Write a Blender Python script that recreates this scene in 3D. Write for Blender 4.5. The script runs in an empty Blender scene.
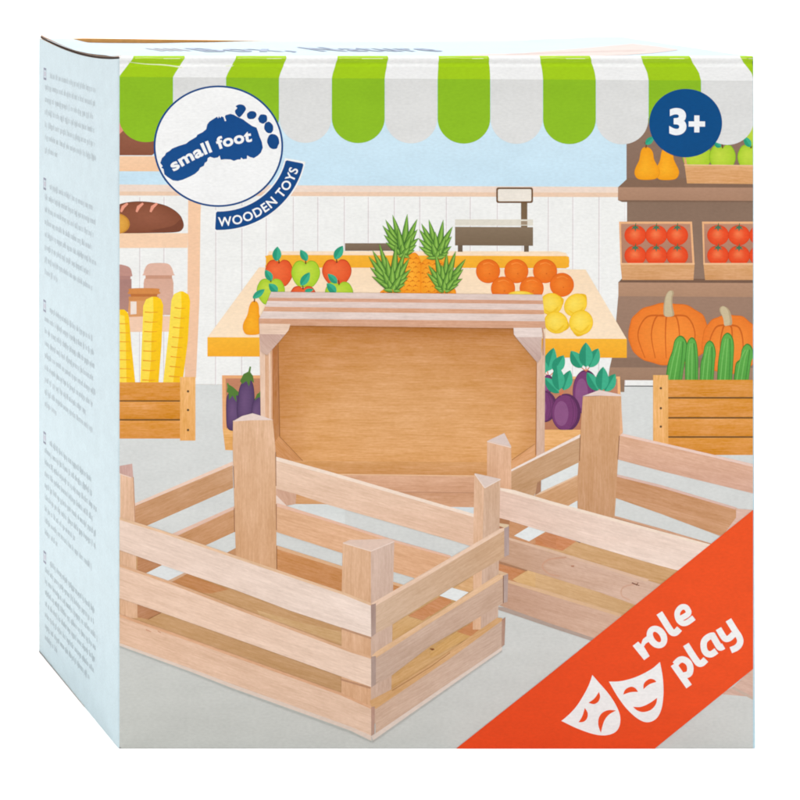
import bpy, math, random
from mathutils.geometry import tessellate_polygon
from mathutils import Vector
random.seed(7)

# ------------------------------------------------------------------ scale and frame
W = 0.30                       # width of the box front in metres
X0, X1, YT, YB = 119.5, 753.0, 56.0, 748.5   # drawing units of the printed front (1 unit = S metres)
S = W / (X1 - X0)
PAPER = 0.82                   # the coated paper reflects this share of a full white
VX, VY = -603.0, -133.0        # foot of the camera axis in the same drawing units
D = 1.2                        # camera distance
TB = 0.89                      # D / (D + depth)
DEP = D / TB - D               # depth of the box
STEP = 2.2e-6                    # thickness of one ink layer

scene = bpy.context.scene
col = scene.collection

def lin(c):
    r = []
    for v in c:
        v = max(0.0, min(255.0, v)) / 255.0
        r.append(v / 12.92 if v <= 0.04045 else ((v + 0.055) / 1.055) ** 2.4)
    return r

def mix(a, b, t):
    return tuple(a[i] + (b[i] - a[i]) * t for i in range(3))

# ------------------------------------------------------------------ materials
def nodes(name):
    m = bpy.data.materials.new(name)
    m.use_nodes = True
    nt = m.node_tree
    b = nt.nodes['Principled BSDF']
    return m, nt, b

def N(nt, typ, **kw):
    n = nt.nodes.new(typ)
    for k, v in kw.items():
        if k.startswith('i_'):
            n.inputs[k[2:].replace('_', ' ')].default_value = v
        else:
            setattr(n, k, v)
    return n

def ramp01(nt, src, lo, hi):
    m = N(nt, 'ShaderNodeMapRange')
    m.inputs['From Min'].default_value = 0.25
    m.inputs['From Max'].default_value = 0.75
    m.inputs['To Min'].default_value = lo
    m.inputs['To Max'].default_value = hi
    nt.links.new(src, m.inputs['Value'])
    return m.outputs['Result']

def mul(nt, a, b):
    m = N(nt, 'ShaderNodeMath', operation='MULTIPLY')
    nt.links.new(a, m.inputs[0]); nt.links.new(b, m.inputs[1])
    return m.outputs[0]

def scale_col(nt, c, f):
    m = N(nt, 'ShaderNodeVectorMath', operation='SCALE')
    nt.links.new(c, m.inputs[0]); nt.links.new(f, m.inputs['Scale'])
    return m.outputs[0]

def print_material():
    m, nt, b = nodes('printed_card')
    a = N(nt, 'ShaderNodeAttribute', attribute_name='Col')
    tc = N(nt, 'ShaderNodeTexCoord')
    n1 = N(nt, 'ShaderNodeTexNoise'); n1.inputs['Scale'].default_value = 95; n1.inputs['Detail'].default_value = 4
    n2 = N(nt, 'ShaderNodeTexNoise'); n2.inputs['Scale'].default_value = 900; n2.inputs['Detail'].default_value = 2
    mp = N(nt, 'ShaderNodeMapping'); mp.inputs['Scale'].default_value = (0.55, 1, 1.2)
    nt.links.new(tc.outputs['Object'], mp.inputs['Vector'])
    nt.links.new(mp.outputs[0], n1.inputs['Vector']); nt.links.new(mp.outputs[0], n2.inputs['Vector'])
    f = mul(nt, ramp01(nt, n1.outputs['Fac'], 0.96, 1.04), ramp01(nt, n2.outputs['Fac'], 0.945, 1.055))
    pw = N(nt, 'ShaderNodeValue'); pw.outputs[0].default_value = PAPER
    nt.links.new(scale_col(nt, a.outputs['Color'], mul(nt, f, pw.outputs[0])), b.inputs['Base Color'])
    b.inputs['Roughness'].default_value = 0.42
    b.inputs['Specular IOR Level'].default_value = 0.12
    bp = N(nt, 'ShaderNodeBump'); bp.inputs['Strength'].default_value = 0.05; bp.inputs['Distance'].default_value = 0.0004
    nt.links.new(n1.outputs['Fac'], bp.inputs['Height']); nt.links.new(bp.outputs[0], b.inputs['Normal'])
    return m

def wood_material():
    m, nt, b = nodes('printed_wood_grain')
    a = N(nt, 'ShaderNodeAttribute', attribute_name='Col')
    uv = N(nt, 'ShaderNodeUVMap', uv_map='UVMap')
    def noise(sx, sy, sc, det, dist=0.0):
        mp = N(nt, 'ShaderNodeMapping'); mp.inputs['Scale'].default_value = (sx, sy, 1)
        nt.links.new(uv.outputs[0], mp.inputs['Vector'])
        n = N(nt, 'ShaderNodeTexNoise'); n.inputs['Scale'].default_value = sc
        n.inputs['Detail'].default_value = det; n.inputs['Distortion'].default_value = dist
        nt.links.new(mp.outputs[0], n.inputs['Vector'])
        return n.outputs['Fac']
    g1 = noise(0.012, 0.16, 1.0, 4, 0.6)      # broad growth bands
    g2 = noise(0.05, 0.75, 1.0, 3, 0.2)       # fine lines
    g3 = noise(0.22, 0.6, 1.0, 2)             # pores
    g4 = noise(0.03, 0.05, 1.0, 2)            # cloudy tone
    f = mul(nt, mul(nt, ramp01(nt, g1, 0.93, 1.06), ramp01(nt, g2, 0.915, 1.075)),
            mul(nt, ramp01(nt, g3, 0.95, 1.05), ramp01(nt, g4, 0.95, 1.05)))
    pw = N(nt, 'ShaderNodeValue'); pw.outputs[0].default_value = PAPER
    c = scale_col(nt, a.outputs['Color'], mul(nt, f, pw.outputs[0]))
    # darker grain is also warmer
    g = N(nt, 'ShaderNodeGamma')
    hs = N(nt, 'ShaderNodeHueSaturation')
    sat = N(nt, 'ShaderNodeMapRange')
    sat.inputs['From Min'].default_value = 0.85; sat.inputs['From Max'].default_value = 1.15
    sat.inputs['To Min'].default_value = 1.12; sat.inputs['To Max'].default_value = 0.93
    nt.links.new(f, sat.inputs['Value'])
    nt.links.new(sat.outputs[0], hs.inputs['Saturation'])
    nt.links.new(c, hs.inputs['Color'])
    nt.links.new(hs.outputs[0], b.inputs['Base Color'])
    nt.nodes.remove(g)
    b.inputs['Roughness'].default_value = 0.42
    b.inputs['Specular IOR Level'].default_value = 0.12
    return m

def plain_material(name, rgb, rough=0.6, noise=0.04, scale=300, spec=0.25):
    m, nt, b = nodes(name)
    tc = N(nt, 'ShaderNodeTexCoord')
    n1 = N(nt, 'ShaderNodeTexNoise'); n1.inputs['Scale'].default_value = scale; n1.inputs['Detail'].default_value = 5
    nt.links.new(tc.outputs['Object'], n1.inputs['Vector'])
    cc = N(nt, 'ShaderNodeRGB'); cc.outputs[0].default_value = (*lin(rgb), 1)
    nt.links.new(scale_col(nt, cc.outputs[0], ramp01(nt, n1.outputs['Fac'], 1 - noise, 1 + noise)), b.inputs['Base Color'])
    b.inputs['Roughness'].default_value = rough
    b.inputs['Specular IOR Level'].default_value = spec
    return m

M_PRINT = print_material()
M_WOOD = wood_material()
M_KRAFT = plain_material('raw_kraft_cardboard', (222, 160, 92), 0.8, 0.10, 260)
M_CUT = plain_material('cut_cardboard_edge', (70, 52, 42), 0.9, 0.25, 500)
M_CUT2 = plain_material('cut_cardboard_liner', (178, 150, 132), 0.9, 0.12, 500)
M_STAGE = plain_material('white_studio_paper', (250, 250, 250), 0.9, 0.004, 40, 0.0)

# ------------------------------------------------------------------ flat print drawing
CUTS = [56.8, 57.6, 58.4, 59.2, 60.4, 61.5, 62.6, 63.8, 65.2, 67.0]
PROF = [(56.0, 0.90), (56.8, 0.40), (57.6, 0.14), (58.4, 0.02), (59.2, 0.0), (60.4, 0.06), (61.5, 0.24), (62.6, 0.40),
        (63.8, 0.38), (65.2, 0.18), (67.0, 0.0)]
def setback(y):
    """the rolled fold along the top of the front panel, in metres behind the front plane"""
    if y >= 67: return 0.0
    if y <= 56: return 0.0009
    for (a, va), (b, vb) in zip(PROF, PROF[1:]):
        if a <= y <= b:
            return (va + (vb - va) * (y - a) / (b - a)) * 0.001
    return 0.0

def front_pt(x, y, lv):
    return ((x - X0) * S, setback(y) - lv * STEP, (YB - y) * S)

def clip_half(poly, a, b, c):
    """keep a*x+b*y<=c ; a vertex is a tuple (x,y,...attributes)"""
    out = []
    n = len(poly)
    for i in range(n):
        p, q = poly[i], poly[(i + 1) % n]
        dp, dq = a * p[0] + b * p[1] - c, a * q[0] + b * q[1] - c
        if dp <= 0: out.append(p)
        if (dp < 0 < dq) or (dq < 0 < dp):
            t = dp / (dp - dq)
            out.append(tuple(p[k] + (q[k] - p[k]) * t for k in range(len(p))))
    return out

EDGE = [(-1, 0, -X0), (1, 0, X1), (0, -1, -YT), (0, 1, YB), (-1, 1, -120.3 + 747.6)]
LAYERS = []
def next_level(bb):
    lv = 0
    for (b, l) in LAYERS:
        if l >= lv and b[0] < bb[2] and bb[0] < b[2] and b[1] < bb[3] and bb[1] < b[3]:
            lv = l
    lv += 1
    LAYERS.append((bb, lv))
    return lv

def catmull(pts, closed=True, n=6):
    out = []
    k = len(pts)
    rng = range(k) if closed else range(k - 1)
    for i in rng:
        if closed:
            p0, p1, p2, p3 = pts[(i - 1) % k], pts[i], pts[(i + 1) % k], pts[(i + 2) % k]
        else:
            p0, p1, p2, p3 = pts[max(i - 1, 0)], pts[i], pts[i + 1], pts[min(i + 2, k - 1)]
        for j in range(n):
            t = j / n
            out.append(tuple(0.5 * ((2 * p1[d]) + (-p0[d] + p2[d]) * t + (2 * p0[d] - 5 * p1[d] + 4 * p2[d] - p3[d]) * t * t
                                    + (-p0[d] + 3 * p1[d] - 3 * p2[d] + p3[d]) * t ** 3) for d in (0, 1)))
    if not closed: out.append(tuple(pts[-1]))
    return out

def z(ox, oy, k, pts):
    return [(ox + p[0] / k, oy + p[1] / k) for p in pts]

def ell(cx, cy, rx, ry, rot=0.0, n=44, a0=0, a1=360):
    r = math.radians(rot); c, s = math.cos(r), math.sin(r)
    out = []
    m = n if a1 - a0 >= 360 else n + 1
    for i in range(m):
        a = math.radians(a0 + (a1 - a0) * i / n)
        x, y = rx * math.cos(a), ry * math.sin(a)
        out.append((cx + x * c - y * s, cy + x * s + y * c))
    return out

class Pic:
    """one printed picture: flat ink shapes that end up as ONE mesh"""
    def __init__(self, name, parent=None, label=None):
        self.name, self.parent, self.label = name, parent, label
        self.v, self.f, self.c, self.uv, self.mi = [], [], [], [], []
    def tri_out(self, polys, lv, mi):
        for poly in polys:
            for (a, b, c) in EDGE:
                poly = clip_half(poly, a, b, c)
                if len(poly) < 3: break
            if len(poly) < 3: continue
            parts = []
            rest = poly
            if min(p[1] for p in rest) < CUTS[-1]:
                for yc in CUTS:
                    top = clip_half(rest, 0, 1, yc)
                    rest = clip_half(rest, 0, -1, -yc)
                    if len(top) >= 3: parts.append(top)
                    if len(rest) < 3: break
            if len(rest) >= 3: parts.append(rest)
            for q in parts:
                ar = 0.0
                for i in range(len(q)):
                    x1, y1, x2, y2 = q[i][0], q[i][1], q[(i + 1) % len(q)][0], q[(i + 1) % len(q)][1]
                    ar += x1 * y2 - x2 * y1
                if abs(ar) < 1e-5: continue
                if ar > 0: q = q[::-1]       # image y runs down: keep the normal facing the viewer side
                base = len(self.v)
                for p in q:
                    self.v.append(front_pt(p[0], p[1], lv))
                    self.c.append((p[2], p[3], p[4])); self.uv.append((p[5], p[6]))
                self.f.append(list(range(base, base + len(q)))); self.mi.append(mi)
    def poly(self, pts, c, c2=None, g=None, wood=None, lv=None):
        """c -> c2 along g=((x0,y0),(x1,y1)); wood=(dx,dy) grain direction"""
        bb = (min(p[0] for p in pts), min(p[1] for p in pts), max(p[0] for p in pts), max(p[1] for p in pts))
        if lv is None: lv = next_level(bb)
        la = lin(c); lb = lin(c2) if c2 else la
        if wood:
            l = math.hypot(*wood); dx, dy = wood[0] / l, wood[1] / l
            ox, oy = random.uniform(0, 4000), random.uniform(0, 4000)
        vs = []
        for (x, y) in pts:
            t = 0.0
            if c2:
                if g is None: g = ((0, bb[1]), (0, bb[3]))
                (gx0, gy0), (gx1, gy1) = g
                dd = (gx1 - gx0) ** 2 + (gy1 - gy0) ** 2
                t = ((x - gx0) * (gx1 - gx0) + (y - gy0) * (gy1 - gy0)) / dd
                t = max(0.0, min(1.0, t))
            cc = [la[i] + (lb[i] - la[i]) * t for i in range(3)]
            u, v = ((x * dx + y * dy + ox, -x * dy + y * dx + oy) if wood else (x, y))
            vs.append((x, y, cc[0], cc[1], cc[2], u, v))
        if len(vs) == 3:
            tris = [vs]
        else:
            idx = tessellate_polygon([[Vector((p[0], p[1], 0)) for p in vs]])
            tris = [[vs[i] for i in t] for t in idx]
        self.tri_out(tris, lv, 1 if wood else 0)
        return lv
    def tris(self, tl, c):
        """ready triangles (lettering)"""
        xs = [p[0] for t in tl for p in t]; ys = [p[1] for t in tl for p in t]
        lv = next_level((min(xs), min(ys), max(xs), max(ys)))
        l = lin(c)
        self.tri_out([[(p[0], p[1], l[0], l[1], l[2], p[0], p[1]) for p in t] for t in tl], lv, 0)
    def blob(self, pts, ctr, c_in, c_out, c_mid=None, lv=None, wood=None, k=0.6):
        """soft radial tone from ctr to the outline (ink gradient)"""
        bb = (min(p[0] for p in pts), min(p[1] for p in pts), max(p[0] for p in pts), max(p[1] for p in pts))
        lv = next_level(bb) if lv is None else lv
        li, lo = lin(c_in), lin(c_out)
        lm = lin(c_mid) if c_mid else [(li[i] + lo[i]) / 2 for i in range(3)]
        n = len(pts)
        mids = [(ctr[0] + (p[0] - ctr[0]) * k, ctr[1] + (p[1] - ctr[1]) * k) for p in pts]
        out = []
        V = lambda p, l: (p[0], p[1], l[0], l[1], l[2], p[0], p[1])
        for i in range(n):
            j = (i + 1) % n
            out.append([V(ctr, li), V(mids[i], lm), V(mids[j], lm)])
            out.append([V(mids[i], lm), V(pts[i], lo), V(pts[j], lo), V(mids[j], lm)])
        self.tri_out(out, lv, 0)
    def patch(self, p00, p10, p11, p01, cf, nx, ny, wood=None):
        """bilinear patch, colour from cf(u,v)"""
        P = lambda u, v: tuple((p00[d] * (1 - u) + p10[d] * u) * (1 - v) + (p01[d] * (1 - u) + p11[d] * u) * v for d in (0, 1))
        pts = [p00, p10, p11, p01]
        bb = (min(p[0] for p in pts), min(p[1] for p in pts), max(p[0] for p in pts), max(p[1] for p in pts))
        lv = next_level(bb)
        ox, oy = random.uniform(0, 4000), random.uniform(0, 4000)
        if wood:
            l = math.hypot(*wood); dx, dy = wood[0] / l, wood[1] / l
        def V(u, v):
            x, y = P(u, v); c = lin(cf(u, v))
            uu = (x * dx + y * dy + ox, -x * dy + y * dx + oy) if wood else (x, y)
            return (x, y, c[0], c[1], c[2], uu[0], uu[1])
        out = []
        for i in range(nx):
            for j in range(ny):
                out.append([V(i / nx, j / ny), V((i + 1) / nx, j / ny), V((i + 1) / nx, (j + 1) / ny), V(i / nx, (j + 1) / ny)])
        self.tri_out(out, lv, 1 if wood else 0)
    def stroke(self, pts, w, c, w2=None, lv=None, stack=0.0):
        """a line of width w (tapering to w2)"""
        w2 = w if w2 is None else w2
        n = len(pts); L, R = [], []
        for i, p in enumerate(pts):
            a = pts[max(i - 1, 0)]; b = pts[min(i + 1, n - 1)]
            dx, dy = b[0] - a[0], b[1] - a[1]; l = math.hypot(dx, dy) or 1
            ww = (w + (w2 - w) * i / max(1, n - 1)) / 2
            L.append((p[0] - dy / l * ww, p[1] + dx / l * ww)); R.append((p[0] + dy / l * ww, p[1] - dx / l * ww))
        bb = (min(p[0] for p in L + R), min(p[1] for p in L + R), max(p[0] for p in L + R), max(p[1] for p in L + R))
        lv = next_level(bb) if lv is None else lv
        l = lin(c)
        V = lambda p: (p[0], p[1], l[0], l[1], l[2], p[0], p[1])
        for i in range(n - 1):
            self.tri_out([[V(L[i]), V(L[i + 1]), V(R[i + 1]), V(R[i])]], lv + i * stack, 0)
        return lv
    def leaf(self, base, tip, w, c, cd, bend=0.0):
        bx, by = base; tx, ty = tip
        dx, dy = tx - bx, ty - by; l = math.hypot(dx, dy); nx_, ny_ = -dy / l, dx / l
        A, B, Mid = [], [], []
        for i in range(11):
            t = i / 10
            ww = w * 0.5 * (math.sin(math.pi * t ** 0.85)) ** 0.8 if 0 < t < 1 else 0
            o = bend * math.sin(math.pi * t)
            cx, cy = bx + dx * t + nx_ * o, by + dy * t + ny_ * o
            Mid.append((cx, cy)); A.append((cx + nx_ * ww, cy + ny_ * ww)); B.append((cx - nx_ * ww, cy - ny_ * ww))
        self.poly(A + B[::-1][1:-1], c)
        self.poly(Mid + B[::-1][1:-1], cd)
    def build(self):
        if not self.f: return None
        me = bpy.data.meshes.new(self.name)
        me.from_pydata(self.v, [], self.f)
        me.materials.append(M_PRINT); me.materials.append(M_WOOD)
        me.polygons.foreach_set('material_index', self.mi)
        at = me.color_attributes.new('Col', 'FLOAT_COLOR', 'POINT')
        flat = []
        for c in self.c: flat += [c[0], c[1], c[2], 1.0]
        at.data.foreach_set('color', flat)
        ul = me.uv_layers.new(name='UVMap')
        uvs = []
        for lp in me.loops:
            uvs += list(self.uv[lp.vertex_index])
        ul.data.foreach_set('uv', uvs)
        me.update()
        o = bpy.data.objects.new(self.name, me); col.objects.link(o)
        if self.parent: o.parent = self.parent
        if self.label: o['label'] = self.label
        return o

def mesh_obj(name, v, f, mat, parent=None, smooth=False):
    me = bpy.data.meshes.new(name); me.from_pydata(v, [], f); me.materials.append(mat)
    if smooth:
        for p in me.polygons: p.use_smooth = True
    me.update()
    o = bpy.data.objects.new(name, me); col.objects.link(o)
    if parent: o.parent = parent
    return o

def glyph_tris(text, offset=0.0, spacing=1.0):
    """triangles of a line of lettering, font units, y up"""
    cu = bpy.data.curves.new('lettering', 'FONT'); cu.body = text; cu.size = 1.0
    cu.offset = offset; cu.space_character = spacing; cu.resolution_u = 6
    o = bpy.data.objects.new('lettering', cu); col.objects.link(o)
    dg = bpy.context.evaluated_depsgraph_get()
    me = bpy.data.meshes.new_from_object(o.evaluated_get(dg))
    me.calc_loop_triangles()
    out = [[(me.vertices[i].co.x, me.vertices[i].co.y) for i in t.vertices] for t in me.loop_triangles]
    col.objects.unlink(o); bpy.data.objects.remove(o); bpy.data.curves.remove(cu); bpy.data.meshes.remove(me)
    return out

def fit(tl):
    xs = [p[0] for t in tl for p in t]; ys = [p[1] for t in tl for p in t]
    return min(xs), min(ys), max(xs), max(ys)

# ------------------------------------------------------------------ the thing
box = bpy.data.objects.new('cardboard_box', None); col.objects.link(box)
box['label'] = 'closed cardboard toy box printed with wooden crates on a market stall under a green awning'
box['category'] = 'box'
box.empty_display_size = 0.05

# ---- front panel: wall, floor and sky of the printed shop
fp = Pic('front_panel', box)
fp.poly([(X0, YT), (X1, YT), (X1, 192), (X0, 192)], (216, 238, 249), (203, 231, 246), ((0, 130), (0, 190)))
fp.poly([(X0, 184.5), (X1, 187.5), (X1, 193), (X0, 191.5)], (243, 221, 205))
fp.poly([(X0, 191.5), (X1, 193), (X1, 197.5), (X0, 195.5)], (240, 206, 178))
WALL = (243, 243, 240)
fp.poly([(X0, 195.5), (X1, 197.5), (X1, 386), (X0, 384)], WALL)
for x in (139.5, 163.7, 189, 215.5, 241.7, 266, 293, 317.5, 344, 368, 394, 419.5, 446, 470, 497, 522, 548, 572.5, 598.7, 625):
    fp.stroke([(x + 0.3, 197), (x, 385)], 0.9, (222, 212, 212), 0.9)
    fp.stroke([(x + 1.4, 197), (x + 1.1, 385)], 0.8, (248, 247, 246), 0.8)
def floor_tone(u, v):
    c = mix((219, 221, 219), (208, 209, 205), v)
    return mix(c, (198, 200, 194), max(0, v - 0.45) * 1.5 * max(0, 1 - u * 1.6))
fp.patch((X0, 384), (X1, 387), (X1, YB), (X0, YB), floor_tone, 14, 12)
front = fp.build()

def pic(name, label=None): return Pic(name, front, label)

# ---- left shelf with bread, jars, baguettes
p = pic('printed_shelf')
SH = (251, 208, 170)
p.poly([(X0, 155), (190, 155), (190, 156.3), (X0, 156.3)], (240, 240, 238))
p.poly([(X0, 156.2), (201, 156.5), (201, 171.5), (X0, 171.2)], SH, (248, 203, 163))
p.poly([(188.5, 156), (203, 156), (200.5, 215), (199.5, 300), (196, 378), (184.5, 378), (187.5, 290)], SH, (244, 198, 165))
p.poly([(X0, 233.2), (188, 233.2), (187.5, 247.8), (X0, 248)], (251, 212, 178))
p.poly([(X0, 317), (186.5, 315.8), (186, 331.5), (X0, 332)], (246, 206, 178))
p.build()
p = pic('printed_bread', 'dark loaf cut off by the awning')
p.poly([(X0, 116), (150, 116), (160, 138), (158, 150), (152, 155.3), (X0, 155.3)], (158, 100, 76), (140, 84, 62))
p.poly([(X0, 121), (122.5, 124), (124, 130), (X0, 134)], (232, 150, 128))
p.build()
p = pic('printed_bread', 'long brown loaf with pale slashes')
loaf = catmull([(108, 212), (119, 204.5), (133, 201.6), (150, 202), (167, 206), (179, 214), (183.5, 223), (182.5, 229), (176, 232.2), (150, 233), (119, 233.2), (106, 232)])
p.poly(loaf, (112, 64, 46))
p.blob([(145 + (q[0] - 145) * 0.985, 218 + (q[1] - 218) * 0.955) for q in loaf], (150, 217), (150, 90, 66), (134, 76, 52))
p.poly(catmull([(150, 231), (172, 226), (181, 219), (182.7, 224), (181, 229), (175, 231.7)]), (122, 68, 48))
for x in (124, 139.5, 153.5):
    p.poly([(x - 4, 211.5), (x - 2.4, 206), (x + 3, 202.6), (x + 4.4, 204), (x + 0.5, 208), (x - 2.2, 212.4)], (240, 160, 134))
p.build()
p = pic('printed_bread', 'yellow end of a roll')
p.poly(ell(117, 223.5, 12.8, 10.2, 8), (205, 140, 52))
p.blob(ell(116.5, 223.5, 11.6, 9.2, 8), (119, 222), (232, 172, 76), (222, 158, 62))
p.build()

p = pic('printed_jar', 'mauve jar')
p.poly([(X0, 279), (131.5, 279), (131.5, 305), (129, 312), (X0, 312)], (172, 128, 120), (182, 138, 126))
p.poly(catmull([(118, 265.5), (124, 265.2), (130, 268), (132, 274), (131, 276.5), (118, 276.5)]), (196, 146, 134))
p.poly([(X0, 276), (130.5, 276), (130.5, 279.4), (X0, 279.4)], (182, 134, 124))
p.build()
p = pic('printed_jar', 'tall beige jar')
p.poly([(144.5, 278.5), (172.5, 278.5), (173.5, 283), (173, 315), (144, 315), (143.6, 283)], (219, 172, 150), (222, 178, 158))
p.poly(catmull([(143.5, 273.5), (146, 266.5), (151, 263.3), (166, 263.3), (171, 266.5), (173.6, 273.5), (172.5, 275.5), (145, 275.5)], n=4), (228, 184, 164))
p.poly([(145.5, 275.3), (172, 275.3), (172, 278.7), (145.5, 278.7)], (205, 152, 126))
p.build()
p = pic('printed_jar', 'small amber jar with a white label')
p.poly([(129, 300.4), (158, 300.4), (158.5, 316), (127.6, 317)], (222, 158, 104))
p.poly(catmull([(129, 291), (131, 288.4), (157, 288.4), (159, 291), (158, 294.2), (130, 294.2)], n=4), (214, 138, 72))
p.poly([(130.5, 294), (157.5, 294), (157, 296.6), (131, 296.6)], (190, 112, 56))
p.poly([(128.6, 296.6), (158.8, 296.6), (158, 300.6), (128.6, 300.6)], (214, 142, 80))
p.poly([(130.5, 301.5), (136.5, 301.5), (136.5, 314), (130.5, 314.5)], (243, 228, 216))
p.build()

def baguette(ln, lb, rn, rb, cutx):
    """left/right outline lists top->bottom, split line"""
    p = pic('printed_baguette')
    out = ln + rn[::-1]
    p.poly(out, (255, 206, 22), (250, 196, 20))
    p.poly(ln + cutx[::-1], (255, 228, 84), (253, 220, 74))
    return p
b = baguette([(110, 312), (108, 382.8)], None, [(110, 309.8), (124, 309.4), (127.6, 312.5), (129.2, 318), (131.5, 346), (135.3, 382.8)], None,
             [(110, 311), (124.5, 316), (125.5, 330), (126.5, 382.8)])
for i in range(8): b.stroke([(118, 323.6 + i * 9.0), (128.5 + i * 0.6, 323.9 + i * 9.0)], 0.9, (240, 150, 38), 0.5)
b.build()
b = baguette([(152, 296.7), (146, 299.4), (143.2, 306), (142.6, 325), (140.2, 382.8)], None,
             [(156, 296.7), (161, 299), (163.3, 305), (161.5, 345), (158.6, 382.8)], None,
             [(153, 297), (153.5, 312), (151.5, 335), (151, 360), (148.5, 382.8)])
for i in range(8): b.stroke([(144.8 - i * 0.4, 312 + i * 9.7), (151, 312.5 + i * 9.7), (158 - i * 0.4, 312 + i * 9.7)], 1.0, (236, 146, 36), 0.5)
b.build()
b = baguette([(180, 291.3), (174, 294), (171.4, 300), (169, 330), (163, 382.8)], None,
             [(183, 291.3), (188.5, 294.5), (190.2, 301), (188, 340), (182.5, 382.8)], None,
             [(181, 292), (181.5, 306), (179, 335), (176, 360), (173, 382.8)])
for i in range(8): b.stroke([(174.5 - i * 0.8, 307.5 + i * 9.8), (179, 308.4 + i * 9.8), (185.5 - i * 0.8, 308.2 + i * 9.8)], 1.0, (236, 146, 36), 0.5)
b.build()
def plank_crate(x0, x1, y0, rows, post, side):
    p = pic('printed_produce_crate')
    for (ya, yb) in rows:
        p.poly([(x0, ya), (x1, ya), (x1, yb), (x0, yb)], (226, 156, 80), (218, 146, 70), wood=(1, 0))
    for (ya, yb), (yc, yd) in zip(rows, rows[1:]):
        p.poly([(x0, yb), (x1, yb), (x1, yc), (x0, yc)], (112, 76, 36))
    (pa, pb, pt, pe, dots) = post
    p.poly([(pa, pt), (pb, pt), (pb, pe), (pa, pe)], (243, 186, 120), (238, 176, 108), wood=(0, 1))
    for (dx, dy) in dots: p.poly(ell(dx, dy, 1.2, 1.2, n=12), (92, 66, 44))
    return p
plank_crate(X0, 180, 382.5, [(382.3, 400.3), (401.6, 419), (420.6, 438.6)],
            (180, 195.4, 377, 440.6, [(188, 391.3), (188, 410), (188, 430)]), 'l').build()

# ---- right shelf
p = pic('printed_shelf')
p.poly([(626.5, 118), (X1, 118), (X1, 188), (626.5, 188)], (146, 118, 100), (136, 108, 92))
p.poly([(626.6, 200), (X1, 200), (X1, 283), (626.6, 283)], (138, 112, 94), (146, 118, 100))
p.poly([(618.3, 295), (X1, 295), (X1, 368), (612, 368)], (160, 128, 108), (150, 120, 102))
p.poly([(625.2, 200), (627, 200), (627, 276), (625.2, 280)], (247, 247, 246))
p.poly([(618, 187.3), (628, 178), (X1, 178), (X1, 187.6)], (134, 104, 84))
p.poly([(618, 187.2), (X1, 187.6), (X1, 201), (618, 200.4)], (180, 140, 114), (172, 132, 106))
p.poly([(618, 200.2), (X1, 200.8), (X1, 202.2), (622, 202)], (126, 98, 80))
p.poly([(618, 282.6), (622, 278.4), (X1, 279), (X1, 283)], (122, 92, 74))
p.poly([(618.3, 282.4), (X1, 283), (X1, 297), (618.3, 296.2)], (184, 144, 116), (178, 138, 110))
p.poly([(612, 357.5), (620, 357.5), (X1, 358), (X1, 368), (609.5, 368)], (140, 112, 94))
p.poly([(609.6, 367.4), (X1, 367.8), (X1, 381), (608, 380)], (166, 132, 108), (160, 126, 102))
p.poly([(620, 380), (624.6, 380), (624.3, 392), (620, 392)], (146, 116, 92))
p.build()

def pear(cx, top, bot, w, lean, parent_label=None, leafbase=None, leaftip=None):
    p = pic('printed_pear')
    h = bot - top
    pts = [(cx - 0.09 * w + lean, top + 0.01 * h), (cx + 0.14 * w + lean, top + 0.02 * h), (cx + 0.27 * w + lean * .7, top + 0.16 * h), (cx + 0.31 * w + lean * .4, top + 0.38 * h),
           (cx + 0.48 * w, top + 0.66 * h), (cx + 0.5 * w, top + 0.82 * h), (cx + 0.36 * w, top + 0.96 * h), (cx, bot), (cx - 0.36 * w, top + 0.97 * h),
           (cx - 0.5 * w, top + 0.82 * h), (cx - 0.47 * w, top + 0.64 * h), (cx - 0.3 * w + lean * .4, top + 0.4 * h), (cx - 0.22 * w + lean * .7, top + 0.14 * h)]
    o = catmull(pts, n=5)
    p.poly(o, (226, 140, 20))
    p.blob([(cx + (q[0] - cx) * .965, (top + bot) / 2 + (q[1] - (top + bot) / 2) * .975) for q in o], (cx - 0.1 * w, top + 0.68 * h), (252, 178, 38), (246, 160, 22))
    if leafbase:
        p.stroke(catmull([(cx + lean, top + 1), (cx + lean + .4, top - 2), (cx + lean - 1.2, top - 4.5)], closed=False), 1.3, (112, 68, 34), 1.0)
        p.leaf(leafbase, leaftip, 6.4, (58, 176, 140), (44, 158, 124))
    return p
pear(667.2, 147.5, 180.2, 23.5, -1).build()
pear(647, 147, 180, 25, -1.2, None, (645.5, 144.5), (654, 136.5)).build()

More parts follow.
